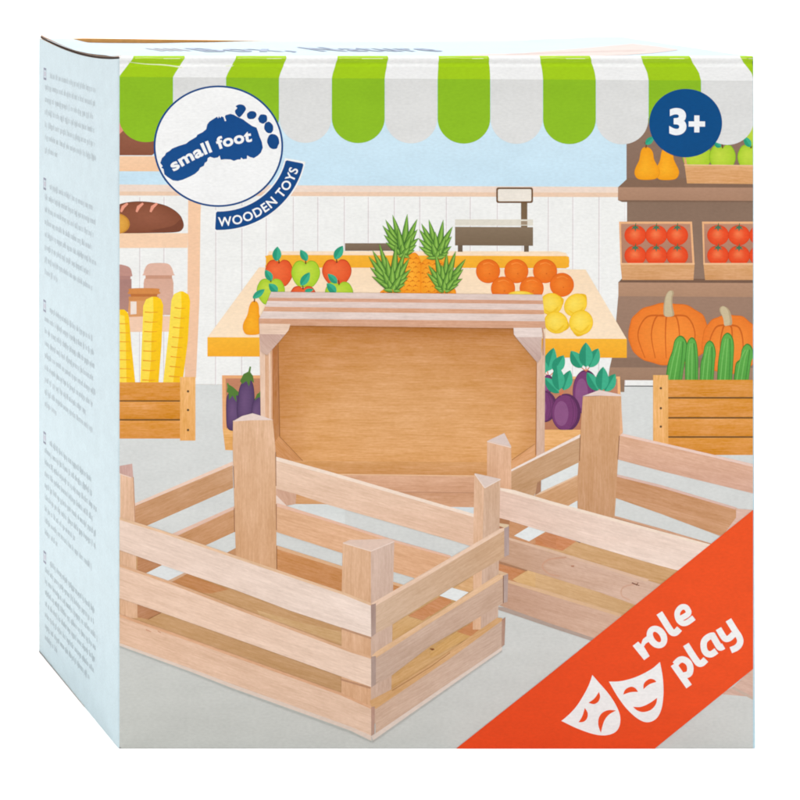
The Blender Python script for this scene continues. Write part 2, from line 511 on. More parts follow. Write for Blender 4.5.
def apple(cx, cy, rx, ry, red=True, leaf=None, clip_y=None, stem=True):
    p = pic('printed_apple', 'red apple' if red else 'green apple')
    pts = [(cx, cy - ry * .80), (cx + rx * .3, cy - ry * .99), (cx + rx * .72, cy - ry * .86), (cx + rx, cy - ry * .25), (cx + rx * .92, cy + ry * .35), (cx + rx * .55, cy + ry * .92),
           (cx + rx * .2, cy + ry), (cx - rx * .2, cy + ry), (cx - rx * .55, cy + ry * .92), (cx - rx * .92, cy + ry * .35), (cx - rx, cy - ry * .25), (cx - rx * .72, cy - ry * .86), (cx - rx * .3, cy - ry * .99)]
    o = catmull(pts, n=4)
    if red: a, b_, c_ = (190, 62, 26), (244, 112, 60), (228, 84, 36)
    else: a, b_, c_ = (140, 182, 40), (200, 222, 70), (168, 206, 44)
    p.poly(o, a)
    p.blob([(cx + (q[0] - cx) * .95, cy + (q[1] - cy) * .95) for q in o], (cx - rx * .28, cy - ry * .3), b_, c_)
    if stem: p.stroke(catmull([(cx, cy - ry * .72), (cx - .1, cy - ry * .9), (cx - .8, cy - ry * 1.12)], closed=False), 1.4, (104, 62, 34), 0.9)
    if leaf: p.leaf(leaf[0], leaf[1], leaf[2], (58, 176, 140), (40, 154, 120))
    return p
apple(752, 133, 9, 14, False, stem=False).build()
apple(697, 157.5, 14.5, 13, False, stem=False).build()
apple(722.5, 158, 13.2, 13.4, False, ((721, 147), (714, 142), 6)).build()
apple(751, 158, 13.5, 13.4, False, ((750.5, 147), (744, 136.5), 7)).build()
p = pic('printed_produce_crate', 'low crate of green apples')
p.poly([(683.6, 157.2), (685.8, 157.8), (687.5, 166), (X1, 166), (X1, 165), (X1, 184), (687, 183.4)], (228, 174, 124), (222, 166, 114), wood=(1, 0))
p.poly([(684, 164.4), (X1, 165), (X1, 166.3), (684.3, 165.7)], (240, 194, 148))
p.build()

def tomato_crate(x0, x1, n, cxs):
    p = pic('printed_produce_crate', 'crate of tomatoes')
    p.poly([(x0, 221.6), (x1, 221.6), (x1 + 2.6, 264.5), (x0 + 1.4, 264.5)], (240, 182, 132))
    p.poly([(x0 + 2, 223.8), (x1 - 1.8, 223.8), (x1 + .4, 263.4), (x0 + 2.8, 263.4)], (190, 140, 114), (176, 124, 100))
    p.build()
    for j, cy in enumerate((235.2, 255.5)):
        for i, cx in enumerate(cxs):
            t = pic('printed_tomato')
            o = ell(cx, cy, 10.9, 10.2)
            if j: o = [(q[0], min(q[1], 263.6)) for q in o]
            t.poly(o, (214, 62, 22))
            o2 = [(cx + (q[0] - cx) * .96, cy + (q[1] - cy) * .96) for q in o]
            t.blob(o2, (cx - 1, cy - 1.5), (246, 128, 78), (232, 70, 28), (238, 84, 40))
            star = []
            for k in range(12):
                a = math.radians(-90 + k * 30); q = 1.0 if k % 2 == 0 else .42
                star.append((cx + 5.4 * q * math.cos(a), cy - 7.6 + 3.4 * q * math.sin(a) + (.5 if q == 1 else -.3)))
            t.poly(star, (74, 118, 88))
            t.stroke([(cx, cy - 8.5), (cx + .5, cy - 12)], 0.9, (64, 110, 66), 0.7)
            t.build()
    p = pic('printed_crate_board')
    p.poly([(x0 + 1.4, 263.4), (x1 + 2.6, 263.4), (x1 + 1.4, 280), (x0 + 3, 280)], (224, 172, 124), (216, 160, 112), wood=(1, 0))
    p.poly([(x0 + 1.2, 263), (x1 + 2.6, 263), (x1 + 2.6, 264.6), (x0 + 1.3, 264.6)], (243, 194, 148))
    p.build()
tomato_crate(619, 692, 3, (635.3, 656.2, 677.2))
tomato_crate(702, 772, 3, (718, 739, 760))

def pumpkin(cx, cy, rx, ry, stem, ribs):
    p = pic('printed_pumpkin')
    o = [(cx + rx * (math.copysign(abs(math.cos(a)) ** .93, math.cos(a))) * (1 + .012 * math.cos(12 * a + .5)), cy + ry * (math.copysign(abs(math.sin(a)) ** .80, math.sin(a))) * (1 + .018 * math.cos(11 * a)))
         for a in [math.radians(4 * k) for k in range(90)]]
    p.poly(o, (222, 112, 32))
    p.blob([(cx + (q[0] - cx) * .975, cy + (q[1] - cy) * .97) for q in o], (cx, cy + ry * .1), (248, 146, 56), (238, 124, 40))
    sx, sy = stem[0]
    for k in ribs:
        pts = catmull([(sx + k * 3.2, sy), (cx + k * rx * .55, cy - ry * .55), (cx + k * rx * .78, cy + ry * .02), (cx + k * rx * .6, cy + ry * .78)], closed=False, n=8)
        p.stroke(pts, 1.9, (206, 98, 28), 0.7)
    st = stem[1]
    p.poly(catmull(st, n=3), (186, 164, 128))
    cxs = sum(q[0] for q in st) / len(st)
    p.poly(catmull([(cxs + (q[0] - cxs) * .72 - .5, q[1] + .2) for q in st], n=3), (206, 188, 152))
    return p
pumpkin(668.5, 334, 40, 31, ((668, 316), [(664, 315.5), (663.4, 308), (664.6, 299), (667.5, 292.5), (672, 290.3), (674, 293.2), (672.6, 297), (672.6, 306), (674.2, 315.2), (669, 316.6)]),
        (-.98, -.55, -.1, .35, .85)).build()
pumpkin(730, 344.5, 28, 30, ((727, 325), [(724.5, 325), (723, 318), (719.6, 311.5), (719.8, 307.8), (723, 306), (728, 308.6), (731, 314.5), (732, 324), (728, 325.4)]),
        (-.95, -.45, .1, .6)).build()
def cucumber(bl, br, tip):
    p = pic('printed_cucumber')
    tx, ty = tip
    dx = tx - (bl[0] + br[0]) / 2
    mid = (ty * .65 + 380 * .35)
    w = br[0] - bl[0]
    L = [(bl[0], 381), (bl[0] + dx * .36 - w * .02, 364), (tx - w * .50, ty + 15), (tx - w * .36, ty + 5), (tx - w * .05, ty)]
    R = [(tx + w * .27, ty + 3), (tx + w * .43, ty + 12), (br[0] + dx * .42, 362), (br[0], 381)]
    o = catmull(L + R, closed=False, n=6)
    p.poly(o, (62, 130, 50))
    cx = sum(q[0] for q in o) / len(o)
    p.poly([(cx + (q[0] - cx) * .9, q[1] * 1.0 + (1.2 if q[1] < ty + 20 else 0)) for q in o], (98, 176, 78), (84, 160, 64))
    for k in (-.28, .02, .3):
        p.stroke(catmull([(tx + k * w * .5, ty + 6), ((tx + (bl[0] + br[0]) / 2) / 2 + k * w * .9, 360), ((bl[0] + br[0]) / 2 + k * w, 380)], closed=False), 1.1, (124, 192, 96) if k < .2 else (66, 138, 54), .9)
    return p
for bl, br, tip in (((665.5, 0), (682, 0), (680.5, 335.5)), ((685, 0), (698, 0), (692, 337.2)), ((699.5, 0), (713.5, 0), (709.8, 340.5)), ((717, 0), (732, 0), (727.6, 332.6)), ((733.5, 0), (748.5, 0), (747.5, 343.6))):
    cucumber(bl, br, tip).build()
plank_crate(668, X1, 380, [(379.8, 397), (398.6, 417), (418.6, 436.2), (437.8, 455)],
            (653, 668.2, 375, 461, [(660.8, 388.2), (660.8, 408.2), (660.8, 426.6)]), 'r').build()

# ---- counter with scales and fruit
p = pic('printed_counter')
p.poly([(269, 251.2), (558, 251.2), (566, 253), (568, 256.5), (267, 256)], (253, 226, 194))
p.poly(catmull([(266, 258.5), (268, 255.4), (300, 255), (540, 256), (566, 256.2), (569, 259), (569, 264), (566, 268), (540, 268.2), (300, 267.6), (268, 267.4), (266, 264)], n=4), (250, 182, 52), (246, 174, 42))
p.poly([(259, 267.3), (585.5, 269.5), (626.6, 339), (207.4, 337.4)], (252, 224, 190), (254, 230, 200))
p.poly([(207.4, 337.2), (626.8, 338.8), (626.8, 357.8), (207.4, 356.4)], (250, 184, 52), (246, 172, 40))
p.build()
p = pic('printed_counter_board')
p.poly([(345, 243.2), (397, 243.2), (397, 250.8), (345, 250.8)], (132, 112, 92), (120, 100, 80))
p.build()
p = pic('printed_scale')
p.poly([(521, 201), (527.3, 201), (527.3, 228), (521, 228)], (122, 98, 72))
p.poly([(455, 219.4), (533, 219.4), (533, 225.6), (455, 225.6)], (226, 220, 206))
p.poly([(521, 221), (527.3, 221), (527.3, 224.8), (521, 224.8)], (160, 140, 116))
p.poly([(457.8, 245), (462.6, 245), (462.6, 251.8), (457.8, 251.8)], (110, 92, 74))
p.poly([(524, 245), (528.8, 245), (528.8, 251.8), (524, 251.8)], (110, 92, 74))
p.poly([(455, 226.8), (533, 227.2), (533, 245.8), (455, 245.4)], (136, 116, 94), (122, 102, 80))
def rrect(x0, y0, x1, y1, r):
    o = []
    for (cx, cy, a) in ((x1 - r, y0 + r, -90), (x1 - r, y1 - r, 0), (x0 + r, y1 - r, 90), (x0 + r, y0 + r, 180)):
        for k in range(5):
            t = math.radians(a + k * 22.5); o.append((cx + r * math.cos(t), cy + r * math.sin(t)))
    return o
p.poly(rrect(496.2, 187.4, 533, 203, 2.2), (112, 80, 52))
p.poly(rrect(497.9, 189.1, 531.3, 201.3, 1.3), (240, 232, 220))
p.build()

Tq = (58, 176, 140)
q6 = lambda pts: z(240, 230, 6.6667, pts)
def A(x, y): return (240 + x / 6.6667, 230 + y / 6.6667)
apple(279, 273, 13.9, 13.4, True, (A(242, 208), A(250, 110), 9)).build()
apple(*A(645, 280), 14.6, 12.8, True, (A(632, 195), A(685, 105), 8.6)).build()
apple(*A(438, 292), 14.3, 13.4, False, (A(448, 205), A(402, 132), 7.4)).build()
apple(*A(205, 410), 14, 13, False, (A(212, 338), A(168, 265), 7.4)).build()
apple(*A(420, 455), 13.5, 12.4, True, (A(405, 370), A(465, 282), 8)).build()
apple(*A(660, 425), 14, 12.2, False, (A(648, 355), A(585, 292), 7)).build()
p = pic('printed_leaf'); p.leaf(A(250, 415), A(192, 358), 8, Tq, (40, 154, 120)); p.build()
p = pic('printed_leaf'); p.leaf(A(430, 408), A(492, 396), 4, Tq, (40, 154, 120)); p.build()
p = pic('printed_leaf'); p.leaf(A(640, 420), A(578, 355), 8, Tq, (40, 154, 120)); p.build()
pear(252.6, 301, 335, 19.5, 1.5, None, A(85, 455), A(165, 395)).build()

def orange(cx, cy):
    p = pic('printed_orange')
    o = ell(cx, cy, 12.1, 12)
    p.poly(o, (222, 96, 14))
    p.blob(ell(cx, cy, 11.5, 11.4), (cx - 1.5, cy - 1.5), (246, 134, 44), (236, 110, 22), (240, 120, 30))
    p.stroke(catmull([(cx - 5, cy - 7), (cx + 1, cy - 8.4), (cx + 6, cy - 6)], closed=False), 1.2, (248, 146, 62), .4)
    p.poly(ell(cx + 1.5, cy + 2.5, .8, .6, n=10), (214, 92, 14))
    return p
for c_ in ((488, 271.2), (516.3, 271.2), (545, 271.2), (503, 288.5), (531.6, 288.4), (561.8, 284.8)): orange(*c_).build()
def lemon(cx, cy, rx, ry, rot):
    p = pic('printed_lemon')
    o = ell(cx, cy, rx, ry, rot)
    r = math.radians(rot)
    tip = (cx + (rx + 2) * math.cos(r), cy + (rx + 2) * math.sin(r))
    pts = catmull([(cx + rx * .8 * math.cos(r) - ry * .5 * math.sin(r), cy + rx * .8 * math.sin(r) + ry * .5 * math.cos(r)), tip,
                   (cx + rx * .8 * math.cos(r) + ry * .5 * math.sin(r), cy + rx * .8 * math.sin(r) - ry * .5 * math.cos(r))])
    p.poly(pts, (238, 186, 30))
    p.poly(o, (240, 188, 30))
    p.blob([(cx + (q[0] - cx) * .95, cy + (q[1] - cy) * .95) for q in o], (cx - 2, cy - 2), (255, 226, 96), (250, 206, 50))
    p.poly(catmull([(cx - rx * .55, cy + ry * .45), (cx, cy + ry * .72), (cx + rx * .62, cy + ry * .2), (cx + rx * .5, cy + ry * .55), (cx, cy + ry * .86), (cx - rx * .4, cy + ry * .7)]), (246, 198, 42))
    return p
lemon(520, 294.5, 12, 3.5, 0).build()
lemon(551, 304, 11.5, 11, -20).build()
lemon(575.5, 305, 12.5, 10.5, -45).build()
lemon(556, 322.5, 12, 11, 20).build()
lemon(581, 322.5, 12.5, 12, 105).build()

# pineapples
def R(x, y): return (360 + x / 6.6667, 200 + y / 6.6667)
rp = random.Random(5)
def pine_body(p, pts):
    o = catmull([R(*q) for q in pts], n=4)
    p.poly(o, (244, 140, 18))
    cx = sum(q[0] for q in o) / len(o); cy = sum(q[1] for q in o) / len(o)
    p.blob([(cx + (q[0] - cx) * .95, cy + (q[1] - cy) * .97) for q in o], (cx - 1, cy), (255, 180, 50), (248, 152, 26))
    x0, x1 = min(q[0] for q in o), max(q[0] for q in o); y0, y1 = min(q[1] for q in o), max(q[1] for q in o)
    r = 0
    y = y0 + 5
    while y < min(y1 - 2, 292):
        x = x0 + 3 + (3.2 if r % 2 else 0)
        while x < x1 - 2:
            x += rp.uniform(-.5, .5); yy = y + rp.uniform(-.4, .4)
            ok = ((x - cx) / ((x1 - x0) / 2)) ** 2 + ((y - cy) / ((y1 - y0) / 2)) ** 2 < .8
            if ok:
                p.stroke([(x - 2.6, yy + 1.8), (x, yy - .4), (x + 2.6, yy + 1.8)], .8, (232, 122, 16), .6)
                p.poly(ell(x, yy + .6, .6, .5, n=8), (186, 100, 24))
            x += 6.4
        y += 4.6; r += 1
def crown(p, base, tips):
    for i, (tx, ty, w, bend) in enumerate(tips):
        b = R(base[0] + (tx - base[0]) * .10, base[1] + min(20, max(-40, (ty - base[1]) * .06)))
        t = R(tx, ty)
        def lens(k, shift, c):
            dx, dy = t[0] - b[0], t[1] - b[1]; l = math.hypot(dx, dy); nx_, ny_ = -dy / l, dx / l
            Aa, Bb = [], []
            for j in range(10):
                s_ = j / 9 * (.985 if k < 1 else 1)
                ww = w * k * .5 * (1 - s_) ** .55 * (0.55 + 1.5 * s_ * (1 - s_) * 1.2) if s_ < 1 else 0
                o_ = bend * math.sin(math.pi * s_ * .8) + shift
                px, py = b[0] + dx * s_ + nx_ * o_, b[1] + dy * s_ + ny_ * o_
                Aa.append((px + nx_ * ww, py + ny_ * ww)); Bb.append((px - nx_ * ww, py - ny_ * ww))
            p.poly(Aa + Bb[::-1], c)
        lens(1.36, 0, (70, 114, 44))
        lens(.92, 0, (108, 160, 58))
        lens(.36, .3, (146, 192, 82))
p = pic('printed_pineapple')
pine_body(p, [(240, 400), (300, 380), (365, 350), (402, 400), (412, 500), (402, 640), (250, 640), (225, 500)])
crown(p, (288, 365), [(315, 92, 7, 0), (213, 98, 7, .8), (165, 132, 7, 1), (385, 128, 7, -1), (145, 172, 7, 1.2), (388, 198, 7, -1.4), (155, 235, 6.5, 1), (395, 258, 6.5, -1.4), (250, 180, 7, 0), (170, 285, 6, .6), (380, 303, 5.5, -1), (345, 235, 7, -.5), (365, 338, 5, -.6), (215, 320, 6, .4), (280, 290, 7, 0), (325, 320, 6, 0), (330, 385, 4, 0), (255, 380, 5, 0)])
p.build()
p = pic('printed_pineapple')
pine_body(p, [(408, 430), (440, 392), (490, 390), (560, 420), (600, 500), (590, 640), (420, 640), (402, 530)])
crown(p, (515, 385), [(555, 130, 7, 0), (455, 130, 7, .8), (405, 158, 7, 1), (622, 178, 7, -1.2), (390, 198, 7, 1.2), (617, 245, 7, -1.4), (385, 258, 6.5, 1), (500, 210, 7, 0), (612, 312, 6, -1), (388, 312, 6, .8), (570, 240, 7, 0), (592, 352, 5, -.5), (425, 352, 5, .5), (480, 290, 7, 0), (545, 320, 6, 0), (440, 388, 4, 0), (520, 340, 6, 0), (570, 372, 5, 0)])
p.build()
p = pic('printed_pineapple')
pine_body(p, [(142, 605), (210, 580), (285, 600), (300, 640), (280, 800), (150, 800), (135, 640)])
crown(p, (215, 600), [(238, 288, 7.5, .4), (125, 292, 7, .6), (78, 335, 7, 1), (305, 335, 7, -.6), (52, 378, 7, 1.2), (332, 390, 7, -1), (62, 450, 6.5, 1), (175, 380, 7.5, 0), (340, 465, 6.5, -1), (270, 410, 7, 0), (75, 512, 6, 1), (322, 520, 6, -1), (150, 470, 7, 0), (215, 440, 7.5, 0), (128, 548, 5.5, .6), (302, 562, 5, -.5), (275, 500, 7, 0), (185, 530, 6, 0), (190, 612, 4, 0), (275, 608, 4, 0), (235, 560, 6, 0), (155, 598, 4.5, 0)])
p.build()
p = pic('printed_pineapple')
pine_body(p, [(500, 605), (570, 580), (630, 590), (640, 650), (620, 800), (510, 800), (495, 650)])
crown(p, (562, 605), [(500, 350, 7, 0), (578, 350, 7, 0), (640, 340, 7, -.6), (452, 435, 7, .8), (708, 395, 7, -1.2), (442, 490, 6.5, 1), (692, 463, 7, -1.2), (545, 430, 7.5, 0), (620, 440, 7, 0), (478, 540, 6, .6), (685, 527, 6, -1), (510, 480, 7, 0), (658, 567, 5, -.6), (585, 480, 7.5, 0), (630, 520, 6, 0), (492, 580, 5, .3), (560, 540, 6, 0), (520, 606, 4, 0), (600, 604, 4, 0), (555, 585, 5, 0)])
p.build()

# aubergine crate
p = pic('printed_produce_crate', 'crate of aubergines')
p.poly([(222, 375.3), (264, 375.3), (264, 452), (225.2, 450), (222.6, 428)], (236, 172, 118))
p.poly([(225.6, 378.4), (264, 378.4), (264, 428.5), (226.4, 428.5)], (196, 132, 100), (184, 120, 88))
p.poly([(222.8, 428.6), (264, 428.6), (264, 452), (225.4, 450)], (238, 182, 116), (230, 168, 100), wood=(1, 0))
p.build()
def aubergine(pts, hl, calyx, stem):
    p = pic('printed_aubergine')
    o = catmull(pts, n=5)
    p.poly(o, (62, 42, 76))
    cx = sum(q[0] for q in o) / len(o); cy = sum(q[1] for q in o) / len(o)
    p.blob([(cx + (q[0] - cx) * .95, cy + (q[1] - cy) * .97) for q in o], (cx - 1.5, cy), (112, 82, 124), (82, 58, 98))
    p.poly(calyx, (84, 124, 52))
    p.stroke(stem, 2.2, (92, 134, 58), 1.6)
    return p
aubergine([(227, 396), (233, 391), (239, 398), (242, 415), (240, 429), (228, 429), (226, 412)], 0,
          [(226.6, 392), (228, 384), (233, 387), (238.6, 392), (240, 396.5), (236, 395), (236.5, 402), (232.5, 395.5), (229, 400), (228.6, 393)], [(228.6, 388), (227.6, 383)]).build()
aubergine([(241, 384), (248, 378), (253, 384), (254.5, 400), (252, 420), (243, 428), (237, 415), (238, 396)], 0,
          [(240, 381), (243.5, 374), (249.5, 371), (253, 376), (254, 383), (250.5, 380), (249, 386.5), (246.5, 381), (242, 384)], [(249, 373), (250.4, 366.6)]).build()
aubergine([(253, 402), (258, 396), (263, 398), (264, 429), (250, 429), (251, 415)], 0,
          [(254.5, 400.5), (257, 394), (262, 391), (262, 397), (258, 397.5)], [(260, 393), (262, 390)]).build()

# beetroot crate
def T(x, y): return (530 + x / 6.6667, 330 + y / 6.6667)
p = pic('printed_produce_crate', 'crate of beetroots')
p.poly([(540, 376.5), T(600, 310), T(612, 690), (540, 450)], (244, 182, 124))
p.poly([(540, 379), T(582, 325), T(585, 430), T(590, 665), (540, 430)], (198, 136, 104), (186, 122, 90))
p.poly([(540, 429.6), T(612, 665), T(614, 800), (540, 452)], (240, 184, 124), (232, 172, 108), wood=(1, 0))
p.build()
def beet(cx, cy, rx, ry, rot=0):
    p = pic('printed_beetroot')
    o = ell(*T(cx, cy), rx / 6.667, ry / 6.667, rot)
    o = [(q[0], min(q[1], 429.8)) for q in o]
    p.poly(o, (92, 44, 88))
    c = T(cx - rx * .25, cy)
    p.poly([(c[0] + (q[0] - c[0]) * .93, c[1] + (q[1] - c[1]) * .96) for q in ell(*T(cx - rx * .08, cy), rx * .93 / 6.667, ry * .96 / 6.667, rot) if q[1] < 431], (122, 60, 112))
    p.poly([(q[0], min(q[1], 429.6)) for q in ell(*T(cx - rx * .32, cy + ry * .05), rx * .48 / 6.667, ry * .66 / 6.667, rot)], (142, 84, 132))
    for k in (.5, .68):
        p.stroke([T(cx + rx * k * math.cos(math.radians(a)), min(cy + ry * .9 * math.sin(math.radians(a)), 660)) for a in range(-60, 61, 12)], .7, (104, 48, 96), .5)
    return p
def beet_leaves(base, tips):
    p = pic('printed_beet_leaves')
    for (tx, ty, bx, by, w) in tips:
        p.stroke([T(*base), T(bx, by)], 1.0, (224, 120, 80), .9)
        p.leaf(T(bx, by), T(tx, ty), w / 6.667, (62, 176, 138), (38, 146, 112))
    return p
beet_leaves((125, 310), [(158, 118, 115, 275, 85), (75, 190, 100, 290, 60), (225, 168, 160, 280, 82)]).build()
beet(120, 360, 40, 62).build()
beet(95, 510, 85, 105).build()
beet(372, 415, 88, 150).build()
beet_leaves((375, 275), [(272, 138, 345, 252, 85), (455, 122, 395, 250, 85), (372, 82, 372, 248, 92)]).build()
beet(240, 550, 98, 126).build()
beet_leaves((205, 435), [(96, 318, 195, 420, 74), (268, 268, 222, 402, 80), (178, 235, 195, 402, 84)]).build()
beet_leaves((480, 440), [(380, 282, 455, 405, 76), (568, 292, 500, 410, 80), (487, 245, 476, 405, 88)]).build()

# ------------------------------------------------------------------ photographed wooden crates printed on the front
k6 = 6.66667
zA = lambda *p: z(115, 450, k6, p)
zB = lambda *p: z(225, 405, k6, p)
zC = lambda *p: z(225, 500, k6, p)
zD = lambda *p: z(330, 460, k6, p)
zE = lambda *p: z(115, 550, k6, p)
zF = lambda *p: z(230, 610, k6, p)
zG = lambda *p: z(330, 530, k6, p)
zH = lambda *p: z(330, 630, k6, p)
zI = lambda *p: z(430, 430, k6, p)
zJ = lambda *p: z(430, 530, k6, p)
zK = lambda *p: z(540, 380, k6, p)
zL = lambda *p: z(540, 480, k6, p)
zM = lambda *p: z(640, 420, k6, p)
zN = lambda *p: z(540, 560, k6, p)
zO = lambda *p: z(640, 600, k6, p)
zQ = lambda *p: z(240, 280, k6, p)
zS = lambda *p: z(450, 280, k6, p)
FLOOR = (224, 226, 224)

# --- rear crate standing on its side
p = pic('printed_wooden_crate', 'crate lying on its side')
H_ = (1, 0.012)
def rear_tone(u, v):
    """shading of the hollow crate put into the printed board colour: honey in the middle, brown towards the rim"""
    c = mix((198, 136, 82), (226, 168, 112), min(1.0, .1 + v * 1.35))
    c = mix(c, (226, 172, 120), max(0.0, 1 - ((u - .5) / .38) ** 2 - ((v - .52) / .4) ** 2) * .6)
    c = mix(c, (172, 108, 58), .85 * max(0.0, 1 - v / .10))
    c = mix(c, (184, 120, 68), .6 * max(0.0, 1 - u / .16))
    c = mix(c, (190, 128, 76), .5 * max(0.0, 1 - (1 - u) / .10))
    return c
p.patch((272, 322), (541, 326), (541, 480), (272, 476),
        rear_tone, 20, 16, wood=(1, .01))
for (x0_, y0_, rx_, ry_, a_) in ((330, 372, 40, 5, 10), (420, 360, 60, 5, 12), (410, 405, 70, 4, -5), (350, 430, 55, 4, 8), (470, 425, 50, 4, -12), (480, 345, 40, 5, -6)):
    pass
# left inner wall and rim
p.poly([(261, 350), (272.5, 345), (273, 440), (264, 440)], (226, 178, 146), wood=(0, 1))
p.poly([(259.2, 325), (265, 340), (265.2, 440), (261, 440)], (236, 202, 178), wood=(0, 1))
p.poly([(265, 352), (271.5, 350), (272.2, 425), (266, 425)], (222, 176, 142), wood=(0, 1))
p.poly([(268.6, 350), (270.4, 349), (271, 424), (269.2, 424)], (238, 204, 180), wood=(0, 1))
p.poly([(272.2, 343), (277.5, 347), (279.5, 436), (274.5, 446), (272.4, 430)], (176, 112, 66), (196, 138, 92), wood=(0, 1))
p.stroke([(277.8, 330), (279.6, 437)], .8, (150, 96, 56), .8)
p.poly(zB((330, 250), (360, 205), (530, 385), (530, 420), (340, 360)), (214, 154, 104), (206, 146, 98), wood=(1, 1))
p.stroke(zB((362, 208), (530, 385)), .8, (168, 112, 66), .6)
# right rim
p.poly([(536.6, 362), (540.4, 358), (545.2, 330), (544.5, 452), (540.5, 470), (536, 470)], (224, 188, 164), (216, 180, 160), wood=(0, 1))
p.stroke([(536.4, 363), (535.8, 455)], .9, (168, 110, 66), .9)
p.poly(zI((545, 200), (700, 95), (700, 175), (545, 270)), (222, 164, 116), wood=(1, -.6))
p.stroke(zI((545, 200), (700, 92)), .8, (176, 118, 70), .6)
# top edge: three slats end on
rows = [((291.8, 294.6), (297.8, 300.6), (228, 208, 200)), ((297.6, 300.4), (301.0, 304.2), (218, 166, 138)), ((300.9, 304.0), (306.8, 310.2), (232, 212, 204)),
        ((306.6, 310.0), (311.4, 314.4), (222, 170, 138)), ((311.2, 314.2), (318.6, 321.4), (232, 214, 206)), ((318.4, 321.2), (325.0, 328.6), (216, 166, 136))]
xl = lambda y: 271 - (y - 291.5) * .40 if y < 318 else 258.8
xr = lambda y: 542.0 + (y - 294.5) * .10
for (ya, yb), (yc, yd), c_ in rows:
    p.poly([(xl(ya), ya), (xr(yb), yb), (xr(yd), yd), (xl(yc), yc)], c_, mix(c_, (205, 165, 145), .12), wood=H_)
# corner blocks
p.poly(zQ((128, 290), (335, 293), (322, 335), (300, 362), (130, 362)), (238, 208, 186), wood=(1, 0))
p.poly(zQ((130, 360), (300, 362), (262, 408), (180, 500), (140, 480)), (206, 172, 158), (214, 182, 166), wood=(1, 1))
p.poly(zS((422, 318), (612, 318), (612, 380), (440, 380), (424, 362)), (234, 216, 208), wood=(1, 0))
p.poly(zS((424, 366), (440, 380), (610, 380), (606, 520), (580, 550)), (212, 186, 176), (202, 172, 162), wood=(1, 1))
p.stroke(zS((612, 318), (622, 360), (620, 500)), 1.3, (198, 150, 124), 1.0)
# bottom frame
p.poly(zD((-260, 5), (1060, 14), (1060, 107), (-260, 92)), (216, 160, 106), (208, 150, 98), wood=(1, .02))
p.poly(zD((-260, 92), (1060, 107), (1060, 222), (-260, 205)), (222, 174, 142), (214, 164, 132), wood=(1, .02))
p.poly(zD((-260, 205), (1060, 218), (1040, 345), (-260, 310)), (206, 156, 122), (222, 172, 138), wood=(1, .02))
p.stroke(zD((-260, 92), (1060, 107)), 1.0, (234, 190, 150), 1.0)
p.stroke(zD((-260, 206), (1060, 219)), .9, (190, 140, 108), .9)
p.poly(zB((340, 555), (475, 595), (470, 660), (400, 672), (340, 610)), (212, 170, 146), wood=(.3, 1))
p.poly(zB((340, 600), (412, 672), (340, 660)), (236, 212, 198))
p.poly(zB((475, 595), (640, 640), (780, 668), (470, 660)), (214, 160, 112), wood=(1, .1))
p.poly(zB((412, 672), (470, 660), (640, 660), (800, 670), (800, 800), (560, 720)), (216, 220, 218), FLOOR)
p.poly(zI((110, 512), (295, 515), (295, 560), (280, 580)), (216, 222, 224))
p.build()

# --- right crate
p = pic('printed_wooden_crate', 'crate partly covered by the orange corner band')
# holes/inside first
p.poly(zI((470, 585), (540, 595), (800, 660), (800, 800), (500, 800)), (206, 152, 112), wood=(1, .25))
p.poly(zJ((450, 150), (800, 60), (800, 420), (580, 350), (450, 330)), (200, 142, 100), wood=(1, .27))
p.poly(zL((-30, 330), (60, 345), (800, 560), (1400, 740), (1200, 860), (840, 730), (150, 520), (-30, 450)), (214, 172, 126), (204, 160, 114), wood=(1, .28))
p.poly(zL((-30, 395), (55, 345), (250, 403), (150, 472), (-30, 430)), (208, 140, 98), wood=(1, .28))
p.poly(zL((232, 405), (275, 412), (265, 420)), (120, 96, 90))
p.poly(zI((690, 725), (775, 680), (840, 700), (840, 800), (800, 775)), (204, 138, 98), wood=(1, .28))
p.poly(zI((560, 705), (665, 640), (772, 676), (660, 742)), (233, 236, 235))
p.poly(zJ((450, 205), (650, 265), (545, 330), (450, 285)), (204, 140, 98), wood=(1, .3))
p.poly(zJ((550, 330), (650, 268), (830, 320), (830, 425), (580, 348)), (220, 178, 126), wood=(1, .27))
p.poly(zN((-30, 70), (0, 80), (620, 270), (800, 330), (640, 440), (540, 400), (0, 225), (-30, 215)), (218, 178, 132), (206, 166, 122), wood=(1, .3))
# back-left wall
p.poly(zI((540, 265), (800, 130), (1000, 30), (1000, 140), (1000, 215), (740, 335), (720, 400), (690, 440), (540, 405)), (204, 164, 128), (196, 154, 116), wood=(1, -.5))
p.poly(zI((538, 264), (1000, 28), (1002, 48), (538, 278)), (243, 226, 216))
p.poly(zI((715, 350), (740, 335), (738, 410), (700, 438)), (172, 126, 96))
p.poly(zI((742, 336), (1000, 212), (990, 300), (742, 415)), (228, 231, 229))
p.poly(zI((690, 440), (742, 413), (990, 298), (985, 470), (900, 520), (800, 490)), (216, 170, 130), (208, 160, 118), wood=(1, -.5))
p.poly(zI((690, 440), (742, 411), (988, 296), (988, 306), (742, 424)), (232, 196, 164))
p.poly(zL((178, 178), (246, 138), (250, 205)), (230, 232, 230))
